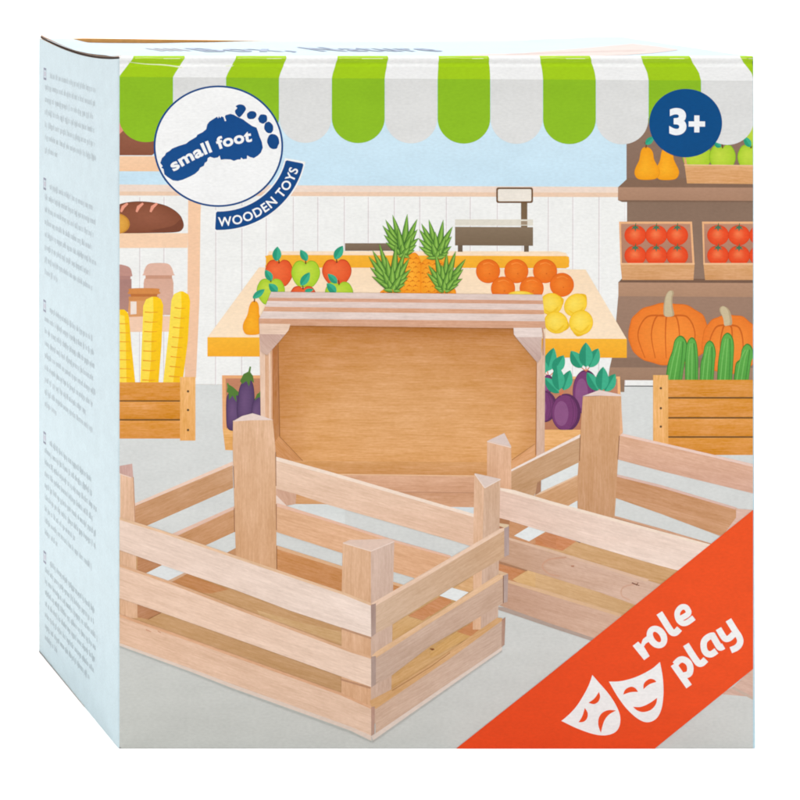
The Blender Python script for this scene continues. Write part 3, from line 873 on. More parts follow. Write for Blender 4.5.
# back-right wall
p.poly(zK((522, 365), (800, 428), (1560, 608), (1560, 790), (800, 605), (520, 530)), (224, 178, 148), (216, 172, 152), wood=(1, .25))
p.poly(zK((522, 350), (800, 415), (1560, 592), (1560, 612), (800, 432), (522, 368)), (238, 206, 192))
p.poly(zK((510, 640), (800, 712), (1330, 860), (1420, 890), (1200, 1040), (800, 890), (500, 785)), (200, 148, 108), (208, 158, 120), wood=(1, .27))
p.poly(zK((510, 628), (800, 698), (1310, 850), (1300, 862), (800, 716), (510, 644)), (222, 186, 172))
p.poly(zM((640, 590), (760, 600), (570, 745), (640, 650)), (224, 188, 172), wood=(1, .3))
p.poly(zL((490, 236), (800, 322), (1200, 440), (1100, 440), (800, 352), (494, 262)), (208, 160, 128), wood=(1, .28))
p.poly(zL((498, 250), (800, 336), (1200, 452), (1150, 452), (800, 350), (498, 262)), (182, 132, 98))
# back post
p.poly(zK((285, 110), (540, 100), (548, 350), (528, 372), (505, 790), (494, 950), (250, 905), (250, 640), (268, 370)), (216, 168, 126), (202, 154, 116), wood=(0, 1))
p.poly(zK((283, 108), (395, 66), (545, 98), (540, 108), (400, 104)), (232, 210, 202))
p.stroke(zK((268, 370), (262, 540)), .8, (140, 96, 66), .6)
p.stroke(zK((528, 372), (518, 530)), .8, (140, 96, 66), .6)
p.poly(zK((538, 110), (552, 350), (530, 372)), (232, 178, 136))
# left post
p.poly(zI((380, 75), (540, 115), (542, 400), (380, 400)), (228, 184, 152), (224, 176, 142), wood=(0, 1))
p.poly(zI((382, 72), (495, 20), (542, 112)), (222, 202, 194))
p.stroke(zI((380, 76), (540, 116)), .9, (240, 220, 208), .9)
# front boards
p.poly(zJ((455, 205), (520, 60), (530, 60), (800, 150), (830, 155), (1110, 240), (1430, 330), (1700, 410), (1500, 545), (1120, 412), (800, 312), (650, 268)), (198, 158, 130), (218, 184, 164), ((500, 0), (610, 0)), wood=(1, .27))
p.poly(zJ((520, 48), (800, 128), (1110, 222), (1460, 330), (1440, 345), (1110, 240), (800, 148), (520, 64)), (222, 186, 160))
p.poly(zJ((455, 205), (520, 225), (650, 268), (645, 275), (455, 222)), (170, 124, 92))
p.stroke(catmull(zL((175, 515), (60, 530), (15, 575), (60, 625), (130, 640)), closed=False), 1.8, (206, 158, 130), 1.2)
p.stroke(catmull(zL((650, 690), (555, 715), (545, 770), (600, 800)), closed=False), 1.6, (212, 168, 144), 1.2)
p.poly(zL((205, 570), (228, 570), (225, 580), (208, 578)), (176, 120, 92))
p.stroke(zL((612, 685), (645, 698), (662, 704)), 1.2, (124, 78, 60), .7)
p.stroke(zL((640, 702), (655, 683)), 1.0, (124, 78, 60), .6)
p.poly(zJ((520, 345), (800, 430), (830, 440), (1240, 560), (1420, 615), (1300, 790), (1130, 735), (800, 625), (455, 500), (500, 480)), (198, 158, 134), (218, 182, 160), ((500, 0), (600, 0)), wood=(1, .31))
p.poly(zJ((520, 332), (800, 412), (1280, 560), (1260, 575), (800, 436), (520, 352)), (222, 182, 144))
p.poly(zJ((450, 512), (500, 515), (800, 622), (1300, 790), (1280, 806), (800, 648), (450, 530)), (178, 158, 146))
p.poly(zI((450, 388), (560, 405), (800, 488), (1530, 675), (1990, 798), (1800, 975), (1535, 905), (1410, 870), (800, 688), (530, 605), (450, 584)), (232, 200, 182), (242, 220, 206), ((500, 0), (600, 0)), wood=(1, .27))
p.poly(zI((450, 382), (560, 400), (800, 472), (1530, 672), (1990, 795), (1990, 813), (1530, 690), (800, 492), (450, 398)), (244, 224, 206))
# its near corner beside the front crate
p.poly(zI((460, 585), (530, 603), (528, 632), (460, 622)), (176, 122, 84))
p.poly(zI((458, 620), (525, 630), (525, 650), (490, 665), (458, 655)), (224, 198, 164))
p.poly(zI((462, 640), (492, 650), (490, 664), (460, 655)), (176, 118, 88))
p.poly(zJ((455, 268), (520, 290), (520, 300), (490, 305), (455, 292)), (220, 184, 150))
p.build()
p = pic('printed_wooden_crate', 'crate corner showing below the orange band')
p.poly([(720, 694), (733.5, 686.6), (X1, 668), (X1, 697)], (224, 190, 172), (214, 178, 162), wood=(1, .3))
p.poly([(731, 688), (734, 686.8), (X1, 697), (X1, 700)], (200, 176, 160))
p.build()

# --- front crate
p = pic('printed_wooden_crate', 'crate in front')
# floor and inside seen through the gaps
p.poly(zE((30, 0), (800, 150), (1000, 330), (1800, 600), (1800, 1100), (1500, 960), (800, 720), (30, 470)), (204, 160, 114), (196, 154, 112), wood=(1, .33))
p.poly(zF((180, 0), (420, 70), (760, 150), (740, 225), (420, 110), (200, 40)), (209, 170, 124), wood=(1, .3))
p.poly(zG((400, 620), (1060, 230), (1090, 330), (1060, 560), (1000, 700), (400, 1130)), (220, 180, 128), (210, 164, 112), wood=(1, -.55))
# left wall inside
p.poly(zA((128, 372), (785, 98), (788, 252), (205, 508), (130, 485)), (206, 160, 122), (198, 148, 108), wood=(1, -.42))
p.poly(zA((126, 358), (785, 76), (788, 100), (128, 376)), (238, 206, 186))
p.poly(zA((395, 575), (795, 392), (800, 545), (595, 640)), (208, 158, 118), (200, 148, 106), wood=(1, -.45))
p.poly(zA((368, 564), (795, 374), (797, 394), (405, 577)), (228, 190, 170))
p.poly(zA((735, 690), (800, 655), (830, 645), (830, 720)), (196, 144, 102))
p.poly(zE((150, 30), (320, 95), (200, 158), (150, 145)), (192, 138, 100), wood=(1, -.4))
p.poly(zE((200, 158), (315, 100), (465, 150), (350, 208)), (226, 229, 229))
p.poly(zE((372, 210), (480, 158), (760, 262), (640, 290), (590, 288)), (196, 138, 92), wood=(1, .3))
p.poly(zE((345, 208), (465, 150), (482, 158), (375, 214)), (214, 174, 142))
p.poly(zE((150, 355), (320, 410), (220, 462), (150, 448)), (188, 134, 98), wood=(1, -.4))
p.stroke(zE((220, 462), (318, 412)), .9, (150, 102, 66), .7)
# back-right wall
p.poly([(275.8, 460)] + zD((0, 98), (800, 330)) + [(480, 518.6), (480, 549)] + zD((800, 532), (0, 302)) + [(296, 494), (275.8, 488.6)], (236, 204, 180), (230, 192, 166), wood=(1, .29))
p.poly([(275.8, 457), (276.5, 456.8)] + zD((0, 78), (800, 312)) + [(480, 515.6), (480, 519)] + zD((800, 334), (0, 101)) + [(275.8, 460.6)], (246, 224, 206))
p.poly([(276.4, 506)] + zD((0, 412), (420, 542), (830, 655)) + [(452, 562), (416, 578.5), (394, 572), (342, 553), (276.4, 532)], (230, 184, 148), (226, 176, 138), wood=(1, .29))
p.poly([(276.4, 502.8)] + zD((0, 396), (420, 530), (800, 636)) + [(452, 557.6), (452, 560)] + zD((800, 650), (420, 546), (0, 414)) + [(276.4, 506.4)], (232, 188, 164))
p.poly([(276.4, 548.5), (342, 569), (410, 588), (394, 600), (342, 592), (276.4, 571)], (206, 146, 96), (200, 140, 92), wood=(1, .3))
p.poly([(276.4, 545.2), (342, 566), (404, 585), (404, 588), (342, 569.4), (276.4, 548.8)], (222, 176, 136))
# holes and pieces seen through the right face
p.poly(zG((520, 572), (735, 442), (810, 465), (620, 602)), (206, 144, 100), wood=(1, .3))
p.poly(zJ((-20, 500), (62, 448), (150, 478), (0, 575)), (206, 144, 100), wood=(1, .3))
p.poly(zJ((62, 437), (145, 384), (257, 415), (175, 474)), (234, 237, 236))
p.poly(zJ((165, 380), (350, 262), (345, 370), (258, 414), (160, 388)), (218, 172, 124), wood=(1, .3))
p.poly(zJ((0, 800), (180, 675), (335, 580), (335, 660), (275, 708), (0, 860)), (220, 178, 122), (212, 166, 108), wood=(1, -.6))
p.poly(zJ((178, 678), (334, 582), (334, 658), (272, 708)), (204, 142, 98), wood=(1, .3))
# right post
p.poly(zI((295, 295), (362, 385), (350, 720), (338, 1330), (285, 1330), (288, 700)), (230, 190, 160), (224, 180, 146), wood=(0, 1))
p.poly(zI((360, 385), (468, 328), (462, 660), (452, 1330), (338, 1330), (350, 720)), (216, 180, 152), (206, 176, 158), wood=(0, 1))
p.poly(zI((297, 288), (470, 326), (364, 386)), (226, 206, 196))
p.stroke(zI((297, 292), (364, 386)), .8, (242, 224, 212), .8)
p.stroke(zI((364, 386), (470, 328)), .8, (242, 224, 212), .8)
# back post
p.poly([(233, 420.6), (272.6, 419.6), (275.3, 448), (276.2, 510), (276.4, 572), (236, 560), (234.6, 520), (232.6, 445)], (229, 187, 153), (216, 168, 128), wood=(0, 1))
p.poly([(232.6, 421.4), (242, 416), (252.4, 413.2), (262, 416), (273.2, 420), (252, 420.2)], (236, 214, 204))
p.stroke([(275.6, 452), (275.9, 486)], .8, (150, 104, 74), .7)
p.stroke([(276.2, 504), (276.4, 530)], .8, (150, 104, 74), .7)
p.stroke([(276.6, 546), (276.8, 569)], .8, (140, 92, 60), .7)
p.stroke([(233.4, 466), (234.2, 488)], .8, (156, 108, 78), .6)
p.stroke([(234.2, 508), (234.6, 532)], .8, (156, 108, 78), .6)
# left post
p.poly(zA((35, 160), (108, 182), (122, 180), (134, 365), (140, 700), (150, 1120), (35, 1120)), (232, 192, 162), (224, 180, 146), wood=(0, 1))
p.poly(zA((20, 108), (115, 91), (122, 180), (108, 186), (20, 150)), (208, 170, 160), wood=(0, 1))
p.stroke(zA((30, 158), (108, 184)), .8, (240, 214, 196), .8)
p.stroke(zA((122, 180), (134, 480)), .9, (196, 146, 114), .9)
# front post
p.poly(zG((84, 86), (275, 140), (275, 1300), (74, 1300), (78, 405)), (226, 184, 150), (220, 172, 134), wood=(0, 1))
p.poly(zG((272, 140), (428, 72), (420, 395), (405, 1250), (272, 1300)), (214, 186, 170), (206, 174, 154), wood=(0, 1))
p.poly(zG((86, 84), (130, 66), (400, 58), (430, 74), (272, 142)), (226, 198, 182))
p.stroke(zG((86, 86), (272, 141)), .9, (242, 218, 202), .9)
p.stroke(zG((272, 141), (428, 76)), .9, (238, 216, 204), .9)
# front-left boards
def board(top, bot, c, c2, edge, d, ew=2.4):
    p.poly(top + bot[::-1], c, c2, (top[0], top[-1]), wood=d)
    up = [(q[0], q[1] - .4) for q in top] + [(q[0], q[1] + ew) for q in top[::-1]]
    p.poly(up, edge, wood=d)
DL = (1, .345)
board([(X0 - 1, 517.2), (163, 531), (235, 555.8), (290, 574.5), (345, 593), (371.3, 603.5)], [(X0 - 1, 549.6), (163, 565.4), (235, 589.8), (290, 610.5), (341, 627.4), (371.3, 637)], (236, 210, 193), (242, 222, 209), (232, 194, 160), DL)
p.poly(zG((75, 648), (275, 715), (275, 728), (75, 662)), (192, 148, 116))
board([(X0 - 1, 564), (172, 582.3), (235, 606.3), (350, 649.8), (371.3, 656.4)], [(X0 - 1, 597.8), (163, 613), (235, 638.5), (340, 676), (371.3, 687)], (236, 202, 178), (240, 212, 192), (222, 176, 140), DL)
p.poly(zH((72, 322), (270, 380), (268, 392), (72, 335)), (186, 140, 108))
board([(X0 - 1, 614), (163, 629.5), (235, 655), (341, 693), (371.3, 706.6)], [(X0 - 1, 642.8), (190, 668.4), (230, 683.4), (350, 726.6), (371.3, 735.8)], (229, 190, 162), (233, 200, 176), (224, 174, 138), DL)
p.poly([(X0 - 1, 642.6), (190, 668.2), (230, 683.2), (350, 726.4), (371.3, 735.6), (371.3, 741), (350, 730.6), (230, 687.4), (190, 671.6), (X0 - 1, 645.4)], (226, 206, 192))
p.poly([(X0 - 1, 645.2), (190, 671.4), (230, 687.2), (350, 730.4), (371.3, 740.8), (371.6, 742.4), (350, 732.4), (230, 689), (190, 673), (X0 - 1, 646.8)], (184, 186, 180))
p.stroke(zE((205, 530), (240, 545)), .8, (202, 140, 108), .6)
p.stroke(zE((285, 540), (305, 552)), .8, (202, 140, 108), .6)
# right-hand boards
DR = (1, -.60)
board([(375.4, 605), (430, 573.2), (504.4, 529.6)], [(375.4, 633.6), (392, 624.6), (430, 600.4), (504.4, 557)], (214, 184, 158), (206, 168, 134), (222, 186, 156), DR, .6)
p.poly([(371.3, 603.4), (430, 569.4), (500, 528.6), (504.4, 527.6), (504.4, 530.4), (430, 574), (375.6, 605.6)], (238, 206, 182), wood=DR)
board([(375.4, 657.2), (430, 622.4), (503.6, 576.6)], [(375.4, 684.4), (390, 676.6), (430, 646), (479.5, 617), (503.6, 603)], (202, 174, 156), (206, 174, 152), (226, 188, 156), DR, .6)
p.poly([(371.3, 656.2), (376, 651.5), (430, 617.6), (498, 574.4), (503.6, 575), (503.6, 577.4), (430, 623), (375.6, 658)], (230, 190, 152), wood=DR)
board([(375.4, 708), (450, 656.8), (502.2, 619.8)], [(375.4, 733.8), (450, 682.6), (502.2, 647)], (210, 178, 156), (208, 180, 162), (214, 166, 122), DR, .6)
p.poly([(371.3, 706.4), (369.6, 700.6), (390, 690), (450, 650.6), (497, 617.6), (502.2, 618), (502.2, 620.4), (450, 658.4), (375.6, 708.8)], (216, 170, 122), wood=DR)
p.stroke([(392, 690.5), (430, 667), (450, 652.5)], 1.1, (178, 130, 84), .8)
p.poly([(371.3, 735.8), (375.6, 733.2), (450, 682.2), (502, 646.8), (502, 650), (450, 686), (373, 741)], (226, 208, 196))
p.poly([(372, 741), (450, 686), (502, 650), (502, 651.4), (450, 687.8), (372.4, 742.6)], (186, 184, 178))
# end grain
for pts, c_ in ((zG((272, 500), (305, 488), (305, 690), (274, 714)), (168, 142, 132)), (zH((274, 178), (305, 172), (305, 362), (274, 382)), (172, 148, 138)),
                (zH((274, 514), (298, 508), (296, 690), (274, 706)), (182, 142, 124)), (zI((494, 655), (526, 640), (526, 832), (494, 846)), (174, 152, 148)),
                (zJ((488, 304), (520, 292), (516, 478), (488, 487)), (180, 156, 148)), (zJ((478, 598), (502, 580), (496, 765), (476, 780)), (172, 132, 112))):
    p.poly(pts, c_, mix(c_, (200, 180, 170), .35), wood=(0, 1))
p.stroke(zJ((488, 304), (488, 487)), .8, (128, 92, 70), .7)
p.poly(zH((662, 122), (690, 122), (696, 132), (680, 136)), (140, 84, 44))
p.build()

# ------------------------------------------------------------------ orange corner band
ORG = (238, 78, 24)
p = pic('printed_corner_band')
p.poly([(456, YB), (542, 680.2), (X1, 509.8), (X1, 668.8), (654.6, YB)], (240, 82, 26), (235, 72, 20), ((740, 540), (540, 740)))
p.build()
zP = lambda *q: z(550, 650, k6, q)
WHT = (244, 243, 242)
p = pic('printed_mask', 'sad white mask')
p.poly(catmull(zP((75, 472), (130, 425), (185, 362), (240, 270), (265, 215), (281, 166)), False) + catmull(zP((281, 166), (330, 222), (390, 292), (440, 370), (466, 440), (462, 505), (432, 548), (370, 568), (290, 560), (180, 522), (75, 472)), False)[1:-1], WHT)
p.poly(catmull(zP((325, 278), (333, 310), (322, 342), (292, 360), (255, 351)), False) + catmull(zP((255, 351), (295, 322), (325, 278)), False)[1:-1], ORG)
p.poly(catmull(zP((231, 385), (250, 418), (246, 455), (222, 478), (189, 481)), False) + catmull(zP((189, 481), (214, 440), (231, 385)), False)[1:-1], ORG)
p.poly(catmull(zP((440, 402), (390, 400), (350, 416), (325, 450), (321, 500), (338, 551)), False) + catmull(zP((338, 551), (358, 478), (390, 432), (440, 402)), False)[1:-1], ORG)
p.build()
p = pic('printed_mask', 'smiling white mask')
p.poly(catmull(zP((392, 210), (470, 207), (570, 180), (670, 130), (732, 79)), False) + catmull(zP((732, 79), (750, 180), (755, 290), (742, 390), (708, 456), (650, 481), (588, 460), (515, 396), (450, 310), (392, 210)), False)[1:-1], WHT)
p.poly(catmull(zP((487, 297), (500, 264), (538, 244), (568, 254), (586, 278)), False) + catmull(zP((586, 278), (535, 281), (487, 297)), False)[1:-1], ORG)
p.poly(catmull(zP((621, 261), (626, 221), (660, 193), (692, 196), (708, 212)), False) + catmull(zP((708, 212), (660, 229), (621, 261)), False)[1:-1], ORG)
p.poly(catmull(zP((552, 378), (605, 378), (660, 355), (713, 318)), False) + catmull(zP((713, 318), (705, 360), (672, 398), (622, 413), (580, 402), (552, 378)), False)[1:-1], ORG)
p.build()
p = pic('printed_lettering', 'white words role play')
zR = lambda *q: z(580, 580, 4.0, q)
def pen(path, w, smooth=True, n=5):
    pts = catmull(path, False, n) if smooth else path
    p.stroke(pts, w, WHT, stack=0.35)
# r
p.poly(zR((210, 263), (232, 246), (243, 257), (251, 236), (269, 222), (279, 244), (262, 254), (255, 266), (278, 304), (256, 320)), WHT)
# o
def ring(c, rx, ry, ix, iy, rot):
    out = ell(*c, rx, ry, rot, 40); inn = ell(*c, ix, iy, rot, 40)
    l = lin(WHT); lv = next_level((c[0] - ry, c[1] - ry, c[0] + ry, c[1] + ry))
    V = lambda q: (q[0], q[1], l[0], l[1], l[2], q[0], q[1])
    p.tri_out([[V(out[i]), V(out[(i + 1) % 40]), V(inn[(i + 1) % 40]), V(inn[i])] for i in range(40)], lv, 0)
ring(zO((112, 246))[0], 9.6, 11.9, 3.0, 6.0, -33)
# l
pen(zO((128, 86), (165, 145), (200, 200), (218, 217), (238, 215), (262, 190)), 6.6)
# e
pen(zO((262, 127), (320, 92), (316, 62), (296, 45), (268, 52), (247, 86), (254, 128), (280, 153), (312, 150), (358, 117)), 5.6)
# p
p.stroke(zO((222, 428), (326, 576)), 6.6, WHT)
pen(zO((232, 430), (262, 400), (292, 397), (322, 418), (334, 452), (326, 490), (292, 503)), 6.4)
# l
pen(zO((305, 296), (342, 356), (375, 405), (393, 422), (412, 420), (438, 396)), 6.6)
# a
pen(zO((494, 236), (462, 242), (428, 272), (424, 318), (440, 352), (472, 361), (508, 338)), 6.4)
pen(zO((478, 228), (512, 288), (532, 316), (556, 306)), 6.4)
# y
pen(zO((522, 190), (552, 240), (570, 258), (594, 254), (624, 226)), 6.2)
pen(zO((588, 132), (630, 200), (660, 246), (666, 282), (646, 314), (604, 334)), 6.4)
p.build()

# ------------------------------------------------------------------ awning
p = pic('printed_awning')
GR, GD, WU, WD = (164, 205, 22), (142, 190, 32), (243, 243, 242), (223, 223, 221)
bx = [119, 173, 226, 279, 331.8, 384.7, 437.6, 490.2, 543, 595.8, 648.6, 701, 754]
tx = [134, 185.5, 236.5, 287, 338, 388.5, 439, 489, 540, 590.5, 641, 690, 740]
yb_ = lambda x: 76.9 + (x - 119) * .0062
def bound(i):
    """stripe edge i from the top fold down to the valance line"""
    a, b = tx[i], bx[i]
    return [(a, 55.5), (a - (a - b) * .08, 58.5), (a - (a - b) * .24, 62), (a - (a - b) * .53, 67.5), (a - (a - b) * .82, 73), (b, yb_(b))]
edges = [bound(i) for i in range(13)]
p.poly([(118, 55.5), (134, 55.5)] + edges[0][1:] + [(118, 77)], WU)
for i in range(12):
    L, Rr = edges[i], edges[i + 1]
    p.poly(L + Rr[::-1], GR if i % 2 == 0 else WU)
p.poly(edges[12] + [(760, 80.8), (760, 55.5)], GR)
for i in range(12):
    a, b = bx[i], bx[i + 1]
    cx = (a + b) / 2; bot = 142 + (cx - 119) / 635 * 3.0
    hw = (b - a) / 2
    if i % 2 == 1: hw -= .35
    pts = [(cx - hw, yb_(a)), (cx + hw, yb_(b)), (cx + hw, bot - 25)]
    for k in range(1, 24):
        t = math.pi * k / 24
        pts.append((cx + hw * math.cos(t), bot - 25 + 25 * math.sin(t)))
    pts.append((cx - hw, bot - 25))
    p.poly(pts, GD if i % 2 == 0 else WD, mix(GD, (150, 198, 40), .3) if i % 2 == 0 else (226, 226, 224))
# worn ink at the crease, and a highlight painted along the folded top edge
rnd = random.Random(3)
def wear_highlight(pts, w0, w1, c): p.stroke(catmull(pts, False, 4), w0, c, w1)
wear_highlight([(128, 62), (145, 64), (165, 65), (182, 67.3)], .5, 1.5, (228, 236, 190))
wear_highlight([(178, 66.6), (200, 65.4), (233, 66)], .9, .5, (252, 252, 250))
wear_highlight([(226, 66), (234, 65.6)], .6, .3, (226, 238, 180))
for i in range(0, 13, 2):  # ridge highlight painted in pale tones on the green stripes
    a = tx[i] + 1; b = tx[i + 1] - 1.5 if i < 12 else 752.5
    wear_highlight([(a, 58.2), (a + 12, 57.9 + rnd.uniform(-.2, .3)), ((a + b) / 2, 58.2), (b, 58.1)], .7, .5, (214, 230, 130))
    wear_highlight([(a + rnd.uniform(22, 34), 58.6), (b - 4, 58.6)], .5, .5, (238, 244, 200))
p.build()

# ------------------------------------------------------------------ round badge with the footprint
BL = (14, 72, 134)
p = pic('printed_badge', 'white round badge with a blue footprint')
C0 = (218.4, 146.2)
p.poly(ell(*C0, 64.8, 60.7, n=96), BL)
p.poly(ell(*C0, 62.9, 58.9, n=96), (247, 247, 246))
za = lambda *q: z(140, 60, 8.0, q)
zb = lambda *q: z(220, 60, 8.0, q)
zc = lambda *q: z(210, 150, 8.0, q)
zd = lambda *q: z(155, 110, 7.2727, q)
foot = zd((38, 385), (50, 350), (72, 330), (80, 312), (105, 298), (125, 280), (170, 262), (225, 245), (250, 225), (300, 196), (308, 180), (345, 162), (372, 140), (380, 105), (395, 85), (420, 68), (452, 48), (458, 62), (466, 45), (474, 58), (482, 46), (498, 52), (508, 82), (518, 78), (508, 50), (512, 38), (548, 28), (572, 34), (596, 48), (640, 68), (672, 92), (706, 116), (738, 128), (750, 160), (760, 192), (778, 235), (784, 275), (770, 310), (748, 332), (718, 350), (690, 342), (670, 330), (668, 355), (640, 358), (626, 345), (622, 360), (600, 360), (574, 370), (550, 360), (510, 358), (478, 362), (470, 332), (456, 345), (430, 350), (400, 340), (384, 350), (380, 372), (362, 385), (356, 405), (328, 420), (318, 440), (290, 465), (258, 482), (230, 495), (200, 508), (165, 516), (130, 512), (95, 490), (68, 468), (62, 430), (46, 418), (56, 408))
p.poly(foot, (12, 74, 138), (16, 78, 142))
for t in (zb((125, 370), (155, 355), (190, 362), (208, 390), (192, 420), (166, 452), (150, 457), (126, 432), (120, 405), (138, 384)),):
    p.poly(catmull(t, n=3), BL)
def toe(cx, cy, rx, ry, rot, wob):
    o = ell(220 + cx / 8, 60 + cy / 8, rx / 8, ry / 8, rot, 18)
    c = (220 + cx / 8, 60 + cy / 8)
    p.poly(catmull([(c[0] + (q[0] - c[0]) * (1 + rnd.uniform(-wob, wob)), c[1] + (q[1] - c[1]) * (1 + rnd.uniform(-wob, wob))) for q in o], n=2), BL)
toe(253, 441, 39, 33, -15, .06); toe(342, 470, 36, 38, 20, .07); toe(390, 540, 36, 47, -15, .05); toe(425, 652, 47, 63, -8, .07)
# lettering along a rising line
def along(tl, P0, P1, P2, h, x_to_t):
    """bend lettering along a quadratic curve; h = drawing units per font unit"""
    out = []
    for t in tl:
        tri = []
        for (x, y) in t:
            u = x_to_t(x)
            px = (1 - u) ** 2 * P0[0] + 2 * u * (1 - u) * P1[0] + u * u * P2[0]
            py = (1 - u) ** 2 * P0[1] + 2 * u * (1 - u) * P1[1] + u * u * P2[1]
            dx = 2 * (1 - u) * (P1[0] - P0[0]) + 2 * u * (P2[0] - P1[0]); dy = 2 * (1 - u) * (P1[1] - P0[1]) + 2 * u * (P2[1] - P1[1])
            l = math.hypot(dx, dy)
            tri.append((px + dy / l * y * h, py - dx / l * y * h))
        out.append(tri)
    return out
tl = glyph_tris('small foot', 0.034, 1.06)
x0_, y0_, x1_, y1_ = fit(tl)
P0, P1, P2 = zd((136, 446))[0], zd((420, 262))[0], zd((706, 226))[0]
p.tris(along(tl, P0, P1, P2, 16.2, lambda x: (x - x0_) / (x1_ - x0_)), (248, 248, 247))
p.build()

p = pic('printed_banner', 'blue curved banner WOODEN TOYS')
def arcband(r0x, r0y, r1x, r1y, a0, a1, n=30):
    return ell(*C0, r1x, r1y, 0, n, a0, a1) + ell(*C0, r0x, r0y, 0, n, a0, a1)[::-1]
p.poly(arcband(67.6, 64.0, 88.6, 85.2, 10.5, 93.5), (246, 246, 244))
# rounded corners: slightly inset ends
ring_pts = ell(*C0, 87.2, 83.8, 0, 30, 12.9, 91.4) + [(C0[0] + 86.2 * math.cos(math.radians(92.2)), C0[1] + 82.6 * math.sin(math.radians(92.2))), (C0[0] + 70 * math.cos(math.radians(92.0)), C0[1] + 66.6 * math.sin(math.radians(92.0)))] \
    + ell(*C0, 68.9, 65.3, 0, 30, 13.2, 90.9)[::-1] + [(C0[0] + 70.2 * math.cos(math.radians(12.2)), C0[1] + 66.6 * math.sin(math.radians(12.2))), (C0[0] + 86 * math.cos(math.radians(12.0)), C0[1] + 82.6 * math.sin(math.radians(12.0)))]
p.poly(ring_pts, BL)
tl = glyph_tris('WOODEN TOYS', 0.02, 1.08)
x0_, y0_, x1_, y1_ = fit(tl)
out = []
for t in tl:
    tri = []
    for (x, y) in t:
        a = math.radians(90.4 - (x - x0_) / (x1_ - x0_) * 73.6)
        f_ = (y - 0.0) / 0.73
        ry = 79.9 - 9.2 * f_
        rx = ry + 3.6
        tri.append((C0[0] + rx * math.cos(a), C0[1] + ry * math.sin(a)))
    out.append(tri)
p.tris(out, (248, 248, 247))
p.build()

p = pic('printed_age_mark', 'blue disc reading 3+')
p.poly(ell(685.6, 123.1, 36.5, 34.2, n=80), (0, 76, 134))
tl = glyph_tris('3', 0.045); b_ = fit(tl)
p.tris([[(669.2 + (q[0] - b_[0]) / (b_[2] - b_[0]) * 17.2, 135.2 - (q[1] - b_[1]) / (b_[3] - b_[1]) * 27.2) for q in t] for t in tl], (244, 246, 248))
p.poly([(694.2, 115.4), (699.4, 115.4), (699.4, 121.4), (705, 121.4), (705, 126.6), (699.4, 126.6), (699.4, 132.4), (694.2, 132.4), (694.2, 126.6), (688.6, 126.6), (688.6, 121.4), (694.2, 121.4)], (244, 246, 248))
p.build()

# ------------------------------------------------------------------ the other faces of the box
def at_depth(xp, yp, t):
    """drawing unit position seen at scale t -> world point"""
    xe = (xp - VX) / t + VX; ye = (yp - VY) / t + VY
    return ((xe - X0) * S, D / t - D, (YB - ye) * S)

def col_mesh(name, v, f, c, mat, parent, smooth=False):
    me = bpy.data.meshes.new(name); me.from_pydata(v, [], f); me.materials.append(mat)
    at = me.color_attributes.new('Col', 'FLOAT_COLOR', 'POINT'); fl = []
    for q in c: fl += [*lin(q), 1.0]
    at.data.foreach_set('color', fl)
    if smooth:
        for pg in me.polygons: pg.use_smooth = True
    me.update()
    o = bpy.data.objects.new(name, me); col.objects.link(o); o.parent = parent
    return o

H = (YB - 57.2) * S
def sag(b):
    """how far the left upper edge sinks, b = 0 front .. 1 back (drawing units)"""
    return 7.4 * math.sin(math.pi * min(1, b ** .9)) ** .9 if 0 < b < 1 else 0.0
def side_top(b):
    y_front, y_back = 58.6, 37.6
    ye_b = (y_back - VY) / TB + VY
    return (YB - (y_front + (ye_b - y_front) * b + sag(b) * .93)) * S

# left side panel: pale blue sheet with softly bowed surface, soft front corner and rounded rear edge
def side_x(b, zz):
    h = math.sin(math.pi * max(0.0, min(1.0, zz / H)))
    return -0.0004 * (1 - math.exp(-b * DEP / 0.0005)) - 0.0006 * math.sin(math.pi * b) * h - 0.0003 * (b ** 14) * (0.2 + 0.8 * h ** .5)
BS = [0, .0015, .003, .006, .012] + [.03 + .97 * k / 30 for k in range(31)]
n, m = len(BS) - 1, 18
v, f, c = [], [], []
for b in BS:
    for j in range(m + 1):
        zz = side_top(b) * j / m
        v.append((side_x(b, zz), DEP * b, zz)); c.append(mix((208, 227, 233), (212, 229, 235), j / m))
for i in range(n):
    for j in range(m):
        a = i * (m + 1) + j
        f.append([a, a + m + 1, a + m + 2, a + 1][::-1])
side = col_mesh('side_panel', v, f, c, M_PRINT, box, True)

# raw board seen along its upper and lower edge
def edge_strip(name, lo, hi, mat, xoff):
    v, f = [], []
    for i in range(41):
        b = i / 40
        zt = side_top(b)
        v.append((xoff, DEP * b, zt + lo(b) * S)); v.append((xoff + 0.0003, DEP * b, zt + hi(b) * S))
    for i in range(40): f.append([2 * i, 2 * i + 1, 2 * i + 3, 2 * i + 2])
    return mesh_obj(name, v, f, mat, side)
edge_strip('cut_edge', lambda b: 0.0, lambda b: 1.9, M_CUT, 0.0001)
edge_strip('cut_edge', lambda b: 1.9, lambda b: 3.3, M_CUT2, 0.0004)
v, f = [], []
for i in range(21):
    b = 0.40 + .60 * i / 20
    v.append((-0.0004, DEP * b, 0.00005)); v.append((-0.0006 - .0003 * (b - .4), DEP * b, 0.0001 + .0008 * (b - .4)))
for i in range(20): f.append([2 * i, 2 * i + 1, 2 * i + 3, 2 * i + 2])
mesh_obj('base_edge', v, f, M_CUT2, side)

